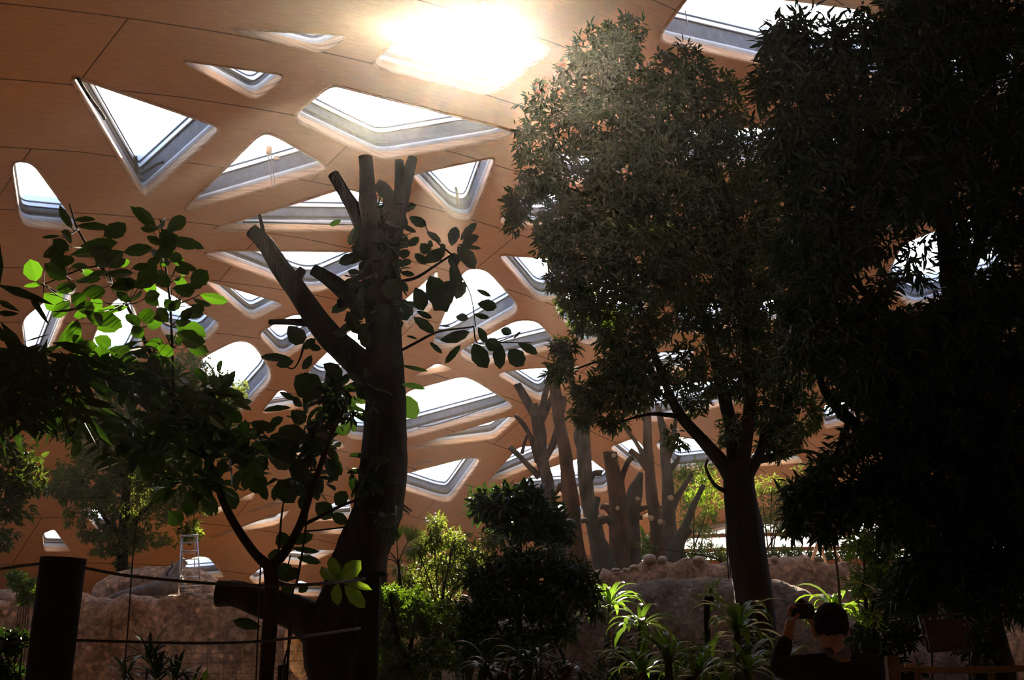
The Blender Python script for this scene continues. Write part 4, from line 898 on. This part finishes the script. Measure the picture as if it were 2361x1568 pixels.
# ================================================================== middle shrubs
shrub('umbrella_plant', 'dark broad-leaved umbrella plant left of the pruned trunk row', 22, [(1180,1140,90,14,.6,34),(1150,1170,80,30,.7,56),(1240,1180,60,34,.7,60),(1200,1210,90,26,.7,60),(1110,1150,40,10,.5,14),(1215,1130,40,12,.4,14),(1290,1200,30,30,.5,20),(1270,1230,60,14,.5,24)], 'leaf_dark', .24, .085, 8, 81, (1190,1400), n=7, tpl='oval', droop=.35, up=.3)
shrub('willow_leaved_shrub', 'tall shrub with narrow yellow-green leaves right of the fig trunk', 21, [(1005,1200,20,20,.3,18),(1000,1240,36,26,.4,40),(960,1260,36,30,.4,36),(1050,1240,40,30,.4,40),(1020,1290,60,34,.5,64),(950,1320,50,30,.5,50),(1060,1320,50,36,.5,50),(1000,1370,70,40,.5,80),(1100,1280,50,34,.5,44),(930,1370,40,30,.4,34),(1130,1240,40,20,.4,20)], 'leaf_small', .17, .034, 9, 82, (1010,1500), n=8, tpl='lance', droop=.5)
shrub('weeping_hedge', 'dense small-leaved weeping shrub glittering in the sun under the fig leaf cluster', 9.2, [(900,1370,44,24,.3,70),(950,1380,44,30,.4,70),(890,1410,32,30,.3,60),(960,1430,60,40,.4,110),(900,1460,34,30,.3,60),(1010,1420,50,40,.4,80),(920,1510,50,36,.4,90),(1000,1500,60,40,.4,100),(890,1550,40,26,.3,60),(960,1560,70,30,.4,90),(870,1380,20,14,.2,14)], 'leaf_hedge', .045, .021, 14, 83, (940,1600), n=7, tpl='small', droop=.8)
shrub('dark_fern_shrub', 'large dark feathery shrub in front of the umbrella plant', 14, [(1120,1330,60,40,.5,60),(1180,1290,70,40,.6,80),(1250,1290,70,40,.6,80),(1320,1310,60,36,.5,60),(1110,1400,60,50,.5,70),(1190,1370,80,50,.6,100),(1280,1370,80,50,.6,90),(1350,1360,40,30,.4,30),(1130,1470,60,50,.5,70),(1220,1460,80,50,.6,90),(1300,1430,50,50,.5,40),(1370,1400,34,30,.3,16),(1060,1440,50,50,.4,50),(1070,1510,50,40,.4,40)], 'leaf_dark', .15, .034, 9, 84, (1200,1560), n=9, tpl='lance', droop=.5)
# palm fronds beside the fig trunk
pm = plant_root('fan_palm', 910, 1420, 15, label='small fan palm with sharp fingers beside the fig trunk', cat='palm')
stem('stem', to_ground(px_line([(925,1420,8),(922,1340,7),(918,1290,6)], 15)), 'bark_dark', pm, sides=7)
for i, (px, py, a) in enumerate(((895,1270,2.4),(915,1250,1.7),(940,1250,1.2),(890,1290,2.9))):
    l = []
    for k in range(11):
        t = a + (k-5)*.13; l.append((px, py, px + 44*math.cos(t), py - 44*math.sin(t), 4.5))
    fr_ = px_leaves('frond', l, 15, ('leaf_bright', 'leaf_strap')[i % 2], pm, seed=i, tpl='lance', dY=.02)
    stem('frond_stalk', px_line([(918,1300,3.5),((918+px)/2, (1300+py)/2-4, 3), (px, py, 2.5)], 15), 'bark_green', fr_, sides=5)

# ================================================================== strap-leaved dracaenas
def dracaena(lab, px, py, Y, n, L, Wd, seed, heads=None, mat='leaf_strap', rise=(.15, 1.35), droop=1.0):
    r = plant_root('dracaena', px, py+60, Y, label=lab, cat='plant')
    hs = heads or [(px, py)]
    stems('cane', [to_ground(px_line([(px + (hx-px)*.5, py+160, 190/Y), (hx, hy, 150/Y)], Y)) for hx, hy in hs], 'bark_green', r, sides=7, m=3)
    for i, (hx, hy) in enumerate(hs): rosette('leaf_crown', P(hx, hy, Y + .15*i), n, L, Wd, mat, r, seed=seed+i*3, rise=rise, droop=droop)
    return r
dracaena('dracaena with sun-yellow upright leaves against the sunlit rock wall', 1405, 1392, 16, 22, .56, .075, 101)
dracaena('dracaena with three pale-edged upright blades before the dark bank', 1478, 1440, 10, 20, .42, .058, 105, rise=(.0, 1.4))
dracaena('dracaena with drooping dark leaves below the crown tree trunk', 1700, 1452, 9.5, 26, .46, .062, 111, rise=(.1, 1.45))
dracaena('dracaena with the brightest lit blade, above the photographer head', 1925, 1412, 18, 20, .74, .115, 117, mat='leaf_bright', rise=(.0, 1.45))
dracaena('low dark dracaena at the bottom between two taller ones', 1560, 1520, 8.5, 26, .36, .040, 121, heads=[(1540,1520),(1610,1545),(1480,1550)])
dracaena('low dark dracaena left of the photographer shoulder', 1760, 1530, 8.0, 22, .34, .040, 131, heads=[(1720,1540),(1800,1560)])
dracaena('grassy arching plant at the bottom before the feathery shrub', 1200, 1530, 8.0, 30, .42, .030, 141, mat='leaf_dark', heads=[(1130,1545),(1220,1535),(1310,1550)], rise=(.0, 1.1), droop=1.3)
shrub('low_plant', 'few broad glowing green leaves in front of the dark bank', 12, [(1650,1352,26,8,.1,4),(1640,1372,30,8,.1,4)], 'leaf_strap', .12, .035, 5, 77, (1640,1420), n=2, cat='plant', tpl='oval')
shrub('undergrowth', 'tangled dark undergrowth along the bottom between the dracaenas', 11.4, [(1420,1500,60,40,.4,30),(1500,1530,70,40,.4,34),(1600,1500,70,40,.4,30),(1680,1540,70,40,.4,34),(1780,1490,60,40,.4,20),(1400,1560,70,30,.4,26)], 'leaf_dark', .12, .03, 7, 78, (1550,1620), n=6, tpl='lance')

shrub('low_planting', 'row of low dark green plants behind the sunlit wall before the facade', 35, [(x, 1276+6*math.sin(x), 44, 13, .5, 34) for x in range(1610, 1980, 46)], 'leaf_small', .15, .05, 8, 91, (1780,1300), n=6)
shrub('pale_leaved_shrub', 'small shrub with big pale cabbage-like leaves between the last trunks', 38, [(1492,1262,14,20,.3,12),(1486,1240,16,10,.3,6)], 'leaf_bright', .34, .15, 4, 92, (1490,1292), n=2, tpl='oval')
# ================================================================== fence: round post, ropes, wires, mesh
Yp = 5.5
a, b2 = P(146, 1290, Yp), P(112, 1568, Yp); rr = 50*Yp/FPX
post = empty('round_post', (float(b2[0]), float(Yp), 0.0), label='thick round black post standing at the lower left', cat='post')
ax = (a-b2); foot = b2 - ax*(b2[2]+.1)/ax[2]
V, F, mi = tube([(*foot, rr*1.02), (*((foot+a)/2), rr), (*a, rr)], sides=40, m=4, rough=0)
mesh('shaft', V, F, 'black_paint', post, mi=[0]*len(F))
V, F, mi = tube([(*(a - unit(ax)*.012), rr*1.015), (*(a+unit(ax)*.006), rr*1.015)], sides=40, m=1, rough=0); mesh('cap', V, F, 'black_paint', post, mi=[0]*len(F))
def cable(name, lab, l, Y, wpx, mat='rope_black', group=None, cat='rope'):
    o = stem(name, px_line([(x, y, wpx, *r) for x, y, *r in l], Y), mat, None, sides=8, m=8, cut=mat, rough=.05); return tag(o, lab, cat, group)
cable('fence_rope', 'upper black rope sagging right from the round post past the ladder', [(192,1309),(300,1328),(480,1345),(620,1350),(740,1346),(840,1335,1.0)], Yp, 7)
cable('fence_rope', 'short upper black rope running from the post to the left edge', [(-60,1328,-.5),(0,1312),(98,1299)], Yp, 7)
cable('fence_rope', 'lower black rope from the round post to the dark square post', [(172,1476),(300,1480),(480,1483),(640,1475),(830,1449,1.0)], Yp, 6.5)
cable('fence_rope', 'short lower black rope left of the round post', [(-60,1500,-.5),(0,1486),(64,1476)], Yp, 6)
cable('hanging_cord', 'thin black cord hanging straight before the left rock wall', [(316,1200),(305,1300),(297,1420),(285,1568),(280,1640)], 9, 3.4, cat='cord')
cable('hanging_cord', 'thin black cord hanging beside the sapling stem', [(601,1300),(597,1400),(590,1568),(588,1650)], 7.5, 3.6, cat='cord')
cable('hanging_cord', 'slack doubled black cord under the thick sawn limb', [(676,1440),(668,1480),(655,1530),(650,1600)], 7.5, 5, cat='cord')
# wire mesh behind
wm = empty('wire_fence', tuple(P(640, 1620, 14)), label='thin wire mesh fence in front of the left rock wall', cat='fence')
L = [px_line([(x, 1486, .9), (x, 1640, .9)], 14) for x in range(440, 770, 38)]
stems('wire', L, 'dark_metal', wm, sides=4, m=1, rough=0, cut='dark_metal')
L = [px_line([(430, y, .9), (760, y-8, .9)], 14) for y in (1508, 1530, 1556, 1580)]
stems('wire', L, 'dark_metal', wm, sides=4, m=1, rough=0, cut='dark_metal')
o = stem('fence_stake', to_ground(px_line([(649,1640,22),(650,1590,22),(651,1540,20),(651,1533,17)], 10)), 'black_paint', None, sides=14, cut='log_grey', rough=.02)
tag(o, 'short dark round stake at the bottom in front of the wire mesh', 'stake')
# dark square post with a plate beside the fig
sp = empty('square_post', tuple(P(850, 1568, 8.5)*np.array([1, 1, 0])), label='dark square post with a flat plate on top, against the fig trunk', cat='post')
def box(name, c, s, mat, parent=None, rot=None, bev=.006):
    bm = bmesh.new(); bmesh.ops.create_cube(bm, size=1.0)
    bmesh.ops.scale(bm, vec=s, verts=bm.verts)
    if bev: bmesh.ops.bevel(bm, geom=bm.edges[:], offset=bev, segments=2, affect='EDGES')
    if rot is not None: bmesh.ops.rotate(bm, matrix=rot, verts=bm.verts)
    bmesh.ops.translate(bm, vec=Vector(c), verts=bm.verts)
    V = [tuple(v.co) for v in bm.verts]; bm.verts.index_update(); F = [tuple(v.index for v in f.verts) for f in bm.faces]; bm.free()
    return mesh(name, V, F, mat, parent, smooth=False)
q = P(855, 1318, 8.5); box('shaft', (q[0], q[1], q[2]/2-.03), (.13, .13, q[2]), 'black_paint', sp)
box('top_plate', (q[0], q[1], q[2]-.02), (.22, .18, .03), 'black_paint', sp)

# ------------------------------------------------------------------ ladder, log, boulders on the left wall
Yl = 28.7
ld = empty('step_ladder', tuple(P(438, 1374, Yl)), label='silver metal step ladder standing on the left rock wall', cat='ladder')
def bar(name, a, b, w, mat, parent, Y=Yl): return stem(name, px_line([(*a, w), (*b, w)], Y), mat, parent, sides=6, m=1, rough=0, cut=mat)
def bar3(name, a, Ya, b, Yb, w, mat, parent):
    return stem(name, px_line([(*a, w)], Ya) + px_line([(*b, w)], Yb), mat, parent, sides=6, m=1, rough=0, cut=mat)
for s, (x0, x1) in enumerate(((412,418),(464,454))): bar3('stile', (x0,1372), Yl-.3, (x1,1238), Yl+.1, 3.2, 'aluminium', ld)
for s, (x0, x1) in enumerate(((419,421),(447,450))): bar3('rear_leg', (x0,1362), Yl+.4, (x1,1238), Yl+.1, 2.4, 'aluminium', ld)
for y in (1372, 1352, 1331, 1310, 1290, 1271, 1252): 
    t = (1376-y)/138; bar('rung', (412+6*t, y), (464-10*t, y-1), 3.0, 'aluminium', ld, Yl-.3+.4*t)
for y in (1361, 1318, 1276): bar('rear_rung', (420, y), (448, y), 1.6, 'aluminium', ld, Yl+.25)
bar('top_step', (416,1236), (457,1235), 5, 'aluminium', ld, Yl+.1)
lg = empty('fallen_log', tuple(P(380, 1378, 29.0)), label='grey weathered dead log with upturned roots left of the ladder', cat='log')
stem('trunk', px_line([(238,1384,5),(280,1372,18),(330,1362,28),(380,1352,38),(420,1340,48)], 29.5), 'log_grey', lg, sides=12, cut='log_grey', rough=.1)
stem('stump_arm', px_line([(408,1360,46),(402,1330,34),(412,1308,24),(428,1292,17)], 29.5), 'log_grey', lg, sides=12, cut='log_grey', rough=.1)
stem('snag', px_line([(390,1345,24),(380,1330,14),(395,1310,7),(397,1294,5)], 29.5), 'log_grey', lg, sides=8, cut='log_grey')
def boulder(name, lab, px, py, rx, ry, Y, mat, seed, ry3=None, group=None, cat='boulder', sub=4):
    bm = bmesh.new(); bmesh.ops.create_icosphere(bm, subdivisions=sub, radius=1)
    c = P(px, py, Y); sx, sz = rx*Y/FPX, ry*Y/FPX; sy = ry3 or sx
    V = []
    for v in bm.verts:
        p = np.array(v.co); n = 1 + .10*vnoise(p[0]*1.3+seed, p[2]*1.3+p[1], seed) + (.03*vnoise(p[0]*5, p[2]*5+p[1]*4, seed))
        V.append(c + p*n*np.array([sx, sy, sz]))
    bm.verts.index_update(); F = [tuple(v.index for v in f.verts) for f in bm.faces]; bm.free()
    return tag(mesh(name, V, F, mat), lab, cat, group)
boulder('boulder', 'big rounded pebbly mound behind the ladder', 372, 1374, 160, 66, 30.7, 'rock', 3, .65)
boulder('boulder', 'low dark mound left of the black post behind the lit bush', 60, 1385, 150, 26, 30.8, 'rock', 5, .8)
boulder('boulder', 'pale upright pebbly boulder between sapling stem and fig trunk', 700, 1480, 40, 80, 20, 'rock', 6, .5)
ST = [(1497,1285,15,11),(1527,1287,11,8),(1462,1306,10,6),(1420,1313,11,5),(1610,1287,14,7),(1688,1292,12,7),(1786,1287,9,8),(1380,1322,9,5),(1885,1286,10,5),(1760,1296,6,4),(1385,1348,8,6),(1440,1312,5,4)]
NM = ['largest round pale stone on the sunlit wall top', 'second round pale stone, right beside the largest one', 'small pale stone left of the largest stone on the wall top', 'flat pale stone above the yellow-lit dracaena', 'long pale stone on the wall before the leaning log', 'grey flat stone left of the crown tree trunk on the wall', 'pale stone on the wall right of the crown tree trunk', 'lowest pale stone at the left end of the sunlit wall', 'pale stone at the foot of the broken branches', 'tiny stone right behind the crown tree trunk', 'pale round stone among the dracaena leaves', 'tiny pale stone between two larger ones on the wall']
for i, (s, l) in enumerate(zip(ST, NM)):
    c = P(s[0], s[1], YR-.1); boulder('wall_stone', l, s[0], s[1]+s[3]*.3, s[2], s[3], YR+.05, 'stone_pale', i, group='stones on the sunlit rock wall', cat='stone', sub=3)
ST = [(270,1383,8,4),(455,1374,8,5),(486,1374,10,6),(552,1346,8,5),(50,1382,12,6)]
NM = ['small pale stone on the left wall near the log tip', 'small stone at the foot of the ladder', 'pale stone on the wall corner above the sawn limb', 'pale stone on the slope of the big mound', 'flat stone on the wall under the lit bush']
for i, (s, l) in enumerate(zip(ST, NM)): boulder('wall_stone', l, s[0], s[1], s[2], s[3], YL+.15 if i != 3 else 31, 'stone_pale', i+20, group='stones on the left rock wall', cat='stone', sub=3)
o = boulder('wall_stone', 'grey broad stone beside the pale shrub below the wall', 1900, 1385, 34, 16, 24, 'stone_pale', 33, cat='stone', sub=3)

# ------------------------------------------------------------------ cords and clamps in the skylights
def hang(name, lab, l, w, mat, cat, depth=0.0):
    pts = []
    for x, y in l: h_ = hit(x, y); d = unit(CAM-h_); pts.append((*(h_ + d*.15), w))
    o = stem(name, pts, mat, None, sides=6, m=3, cut=mat, rough=0); return tag(o, lab, cat)
hang('cord', 'white cord pair hanging from the clamp in the arched skylight', [(618,352),(624,400),(628,434)], .012, 'frame_white', 'cord')
hang('cord', 'white cord beside the first one in the arched skylight', [(624,352),(630,395),(634,432)], .012, 'frame_white', 'cord')
cl = empty('cable_clamp', tuple(hit(622,345)), label='white bracket box in the arched skylight holding two cords', cat='bracket')
hh = hit(620,346); box('body', hh - ray(620,346)*.3, (.13, .1, .2), 'frame_white', cl); hh = hit(638,365); box('motor', hh - ray(638,365)*.3, (.14, .1, .1), 'liner_lip', cl)
hang('rod', 'dark window rod along the edge of the large upright triangle', [(180,182),(205,222),(234,262),(241,274)], .04, 'bark_dark', 'rod')
hang('cord', 'short white cord hanging in the broad skylight at the top edge', [(1580,25),(1583,45),(1587,60)], .014, 'frame_white', 'cord')
hang('cord', 'white cord in the deep inverted triangle beside the fig crown', [(1100,378),(1103,405),(1106,432)], .012, 'frame_white', 'cord')
hang('cable', 'black cable lying along the ledge of the broad arched skylight', [(560,512),(590,512),(620,513),(700,515),(800,518),(850,517)], .022, 'gasket', 'cable')
hang('cable', 'black cable looping on the ledge of the big bright skylight', [(962,985),(1000,980),(1060,962),(1110,944),(1122,941)], .022, 'gasket', 'cable')
hang('cable', 'dark actuator arm at the corner of the large upright triangle', [(312,362),(316,395),(330,398),(362,378),(378,372)], .05, 'gasket', 'cable')
hang('cable', 'black actuator chain in the deep inverted triangle', [(1051,432),(1055,455),(1056,476)], .04, 'gasket', 'cable')

# ------------------------------------------------------------------ sign, stump post, bamboo rail
Yb = 8.5
sg = empty('sign_board', tuple(P(2180, 1568, Yb)*np.array([1, 1, 0])), label='tilted dark information board under the mango tree', cat='sign')
def quad_board(name, c4p, Y, th, mat, parent):
    p = [P(x, y, Y + dy) for x, y, dy in c4p]; n = unit(np.cross(p[1]-p[0], p[3]-p[0])); V = list(p) + [v + n*th for v in p]
    return mesh(name, V, [(0,1,2,3),(7,6,5,4),(0,4,5,1),(1,5,6,2),(2,6,7,3),(3,7,4,0)], mat, parent, smooth=False)
C4 = [(2130,1430,.15),(2220,1424,.15),(2232,1492,0),(2146,1496,0)]
quad_board('panel', C4, Yb, .02, 'board', sg)
F4 = [(2118,1421),(2224,1416),(2241,1496),(2141,1502)]
for i in range(4):
    p, r_ = F4[i], F4[(i+1) % 4]; dy = lambda y: .15*(1496-y)/70
    stem('frame_bar', px_line([(*p, 6, dy(p[1])), (*r_, 6, dy(r_[1]))], Yb-.01), 'dark_metal', sg, sides=6, m=1, rough=0, cut='dark_metal')
for x in (2150, 2236): stem('leg', to_ground(px_line([(x,1560,6),(x-2,1498,6)], Yb+.05)), 'dark_metal', sg, sides=6, m=1, rough=0, cut='dark_metal')
tp = empty('timber_post', tuple(P(2055, 1568, 7.5)*np.array([1, 1, 0])), label='short squared reddish timber post right of the photographer', cat='post')
q = P(2055, 1500, 7.5); box('shaft', (q[0], q[1], q[2]/2-.03), (.072, .08, q[2]), 'timber_dark', tp)
o = stem('bamboo_rail', px_line([(2075,1538,15),(2180,1546,15),(2300,1543,15),(2400,1540,15)], 8.2), 'bamboo', None, sides=12, m=5, rough=.02, cut='bamboo')
tag(o, 'horizontal bamboo rail low in front of the sign board', 'rail')
o = stem('log_seat', px_line([(2086,1535,10),(2110,1533,10)], 8.0), 'dry_wood', None, sides=9); tag(o, 'short pale cut branch lying left of the bamboo rail', 'branch')
for x in (2120, 2290):
    o = stem('rail_post', to_ground(px_line([(x,1600,16),(x,1548,15)], 8.3)), 'timber_dark', None, sides=9); tag(o, ('round support of the bamboo rail under the sign board' if x < 2200 else 'round support of the bamboo rail beside the mango trunk'), 'post')

# ================================================================== the photographer, seen from behind (6.3 m)
def skin_body(name, nodes, edges, mat, parent, sub=2, mats=None):
    """nodes {key:(x,y,z,r[,ry])}; grown with the Skin modifier"""
    keys = list(nodes); me = bpy.data.meshes.new(name); o_ = np.array(org(parent)) if parent else 0
    me.from_pydata([tuple(np.array(nodes[k][:3]) - o_) for k in keys], [(keys.index(a), keys.index(b)) for a, b in edges], [])
    o = bpy.data.objects.new(name, me); COL.objects.link(o); me.materials.append(MATS[mat])
    if parent: o.parent = parent
    s = o.modifiers.new('skin', 'SKIN'); s.use_smooth_shade = True; me.skin_vertices[0].data[0].use_root = True
    for i, k in enumerate(keys):
        r = nodes[k][3]; me.skin_vertices[0].data[i].radius = (r, nodes[k][4] if len(nodes[k]) > 4 else r)
    d = o.modifiers.new('sub', 'SUBSURF'); d.levels = sub; d.render_levels = sub
    return o
def ellipsoid(name, c, s, mat, parent, seed=0, noise=0.0, cut=None, sub=4):
    bm = bmesh.new(); bmesh.ops.create_icosphere(bm, subdivisions=sub, radius=1)
    if cut:
        bmesh.ops.delete(bm, geom=[v for v in bm.verts if cut(v.co)], context='VERTS')
    V = []
    for v in bm.verts:
        p = np.array(v.co); V.append(np.array(c) + p*(1+noise*vnoise(p[0]*4, p[2]*4+p[1]*3, seed))*np.array(s))
    bm.verts.index_update(); F = [tuple(v.index for v in f.verts) for f in bm.faces]; bm.free()
    return mesh(name, V, F, mat, parent)
Yh = 6.9; hc = P(1914, 1449, Yh)             # head centre
hx, hy, hz = hc
pr = empty('person', (hx+.06, Yh+.05, 0), label='photographer seen from behind in a dark sweater, raising a camera', cat='person')
B = {'pelvis': (hx+.08, hy+.03, .93, .15, .12), 'waist': (hx+.09, hy+.03, 1.08, .145, .11), 'chest': (hx+.05, hy+.02, hz-.38, .185, .125), 'upper': (hx+.035, hy+.02, hz-.235, .13, .10), 'neck0': (hx+.02, hy+.01, hz-.145, .062), 'neck1': (hx+.01, hy+.0, hz-.09, .055), 'skull': (hx, hy+.01, hz-.02, .078, .088), 'crown': (hx, hy+.0, hz+.055, .062, .072),
     'shL': (hx-.155, hy+.03, hz-.215, .066), 'elL': (hx-.275, hy+.13, hz-.205, .048), 'wrL': (hx-.175, hy+.23, hz-.01, .030), 'paL': (hx-.155, hy+.24, hz+.055, .032, .02),
     'shR': (hx+.225, hy+.04, hz-.215, .066), 'elR': (hx+.25, hy+.26, hz-.27, .048), 'wrR': (hx+.03, hy+.34, hz-.01, .030), 'paR': (hx-.015, hy+.35, hz+.04, .032, .02),
     'hipL': (hx-.02, hy+.03, .88, .095), 'knL': (hx-.03, hy+.05, .49, .062), 'anL': (hx-.04, hy+.0, .09, .04), 'toL': (hx-.05, hy+.16, .035, .034),
     'hipR': (hx+.18, hy+.03, .88, .095), 'knR': (hx+.19, hy+.05, .49, .062), 'anR': (hx+.20, hy+.0, .09, .04), 'toR': (hx+.22, hy+.16, .035, .034)}
E = [('pelvis','waist'),('waist','chest'),('chest','upper'),('upper','neck0'),('neck0','neck1'),('neck1','skull'),('skull','crown'),('upper','shL'),('shL','elL'),('elL','wrL'),('wrL','paL'),('upper','shR'),('shR','elR'),('elR','wrR'),('wrR','paR'),
     ('pelvis','hipL'),('hipL','knL'),('knL','anL'),('anL','toL'),('pelvis','hipR'),('hipR','knR'),('knR','anR'),('anR','toR')]
body = skin_body('body', B, E, 'skin', pr)
def off(keys, g): return {k: (*B[k][:3], *(r+g for r in B[k][3:])) for k in keys}
sw = {**off(['pelvis','waist','chest','upper'], .034), **off(['neck0','shL','elL','shR','elR'], .018)}
for s_, (e_, w_) in {'L': ('elL','wrL'), 'R': ('elR','wrR')}.items():
    p = np.array(B[e_][:3])*.15 + np.array(B[w_][:3])*.85; sw['cu'+s_] = (*p, .044)
sweater = skin_body('sweater', sw, [('pelvis','waist'),('waist','chest'),('chest','upper'),('upper','neck0'),('upper','shL'),('shL','elL'),('elL','cuL'),('upper','shR'),('shR','elR'),('elR','cuR')], 'sweater', pr)
V, F, mi = tube([(hx+.03, hy+.01, hz-.165, .090), (hx+.022, hy+.01, hz-.125, .080), (hx+.018, hy+.005, hz-.105, .075)], sides=18, m=3, rough=.03); mesh('collar', V, F, 'collar', pr, mi=[0]*len(F))
tw_ = off(['pelvis','hipL','knL','anL','hipR','knR','anR'], .016); skin_body('trousers', tw_, [('pelvis','hipL'),('hipL','knL'),('knL','anL'),('pelvis','hipR'),('hipR','knR'),('knR','anR')], 'trousers', pr)
ellipsoid('hair', (hx+.006, hy-.012, hz+.028), (.092, .104, .112), 'hair', pr, 2, .035, cut=lambda c: (c.y > .45 and c.z < .45) or c.z < -.62)
for s in (-1, 1):
    V, F, mi = tube([(hx+s*.080, hy+.0, hz-.045, .010), (hx+s*.092, hy-.006, hz-.02, .015), (hx+s*.090, hy+.0, hz+.008, .011)], sides=8, m=3, rough=0); mesh('ear', V, F, 'skin', body, mi=[0]*len(F))
# face, turned away from us: nose, brow, mouth, eyes
ellipsoid('nose', (hx, hy+.108, hz-.025), (.014, .022, .024), 'skin', body, sub=3)
for s in (-1, 1): ellipsoid('eye', (hx+s*.032, hy+.088, hz+.004), (.014, .010, .010), 'collar', body, sub=2)
V, F, mi = tube([(hx-.024, hy+.088, hz-.068, .005), (hx, hy+.097, hz-.066, .008), (hx+.024, hy+.088, hz-.068, .005)], sides=8, m=3, rough=0); mesh('mouth', V, F, 'cut_wood', body, mi=[0]*len(F))
def hand(px_, parent, side, ctr):
    x, y, z = B['pa'+side][:3]; fl = []
    for i, (l, o_) in enumerate(((.030, -.027), (.034, -.009), (.032, .009), (.026, .025))):
        s = -1 if side == 'L' else 1
        p0 = np.array([x + s*.010, y + o_*.8 + .0, z + .02 + .006*math.cos(i)]); p1 = p0 + np.array([s*.002, .004, l]); p2 = p1 + np.array([-s*.020, .002, l*.55]); p3 = p2 + np.array([-s*.020, .0, -.004])
        V, F, mi = tube([(*p0, .0095), (*p1, .009), (*p2, .0085), (*p3, .007)], sides=8, m=3, rough=.02, seed=i); fl.append((V, F, mi)); 
        o = mesh('finger', V, F, 'skin', parent, mi=[0]*len(F))
    s = -1 if side == 'L' else 1
    p0 = np.array([x, y-.02, z-.01]); V, F, mi = tube([(*p0, .013), (*(p0+np.array([-s*.018, -.018, .018])), .011), (*(p0+np.array([-s*.038, -.016, .036])), .009)], sides=8, m=3, rough=.02)
    mesh('thumb', V, F, 'skin', parent, mi=[0]*len(F))
hand(None, body, 'L', None); hand(None, body, 'R', None)
cmx = np.array([(B['paL'][0]+B['paR'][0])/2, B['paL'][1]+.035, B['paL'][2]+.045])
ca = empty('camera_body', tuple(cmx), label='black camera held up by the photographer', cat='camera')
box('housing', cmx, (.135, .055, .085), 'camera_black', ca, bev=.012); box('prism', cmx + np.array([0, .0, .052]), (.05, .05, .03), 'camera_black', ca, bev=.01)
V, F, mi = tube([(*(cmx+np.array([0, .02, -.005])), .036), (*(cmx+np.array([0, .08, -.003])), .034), (*(cmx+np.array([0, .11, -.002])), .038)], sides=20, m=2, rough=0); mesh('lens', V, F, 'camera_black', ca, mi=[0]*len(F))
# ------------------------------------------------------------------ haze volume added for the glow around the sun
def haze():
    m = bpy.data.materials.new('glow_haze'); m.use_nodes = True; nt = m.node_tree; nt.nodes.clear(); MATS['glow_haze'] = m
    out = N(nt, 'ShaderNodeOutputMaterial'); v = N(nt, 'ShaderNodeVolumeScatter')
    v.inputs['Density'].default_value = HAZE_DENSITY; v.inputs['Anisotropy'].default_value = .93; v.inputs['Color'].default_value = (1, .96, .9, 1)
    nt.links.new(v.outputs[0], out.inputs['Volume'])
    V = [(x, y, z) for x in (-46, 58) for y in (-24, 68) for z in (-.6, 19.5)]
    F = [(0,1,3,2),(4,6,7,5),(0,4,5,1),(2,3,7,6),(0,2,6,4),(1,5,7,3)]
    o = mesh('haze', V, F, 'glow_haze', smooth=False); tag(o, 'faint warm haze added to give a glow around the sun', 'haze', kind='stuff')
HAZE_DENSITY = .0004
haze()
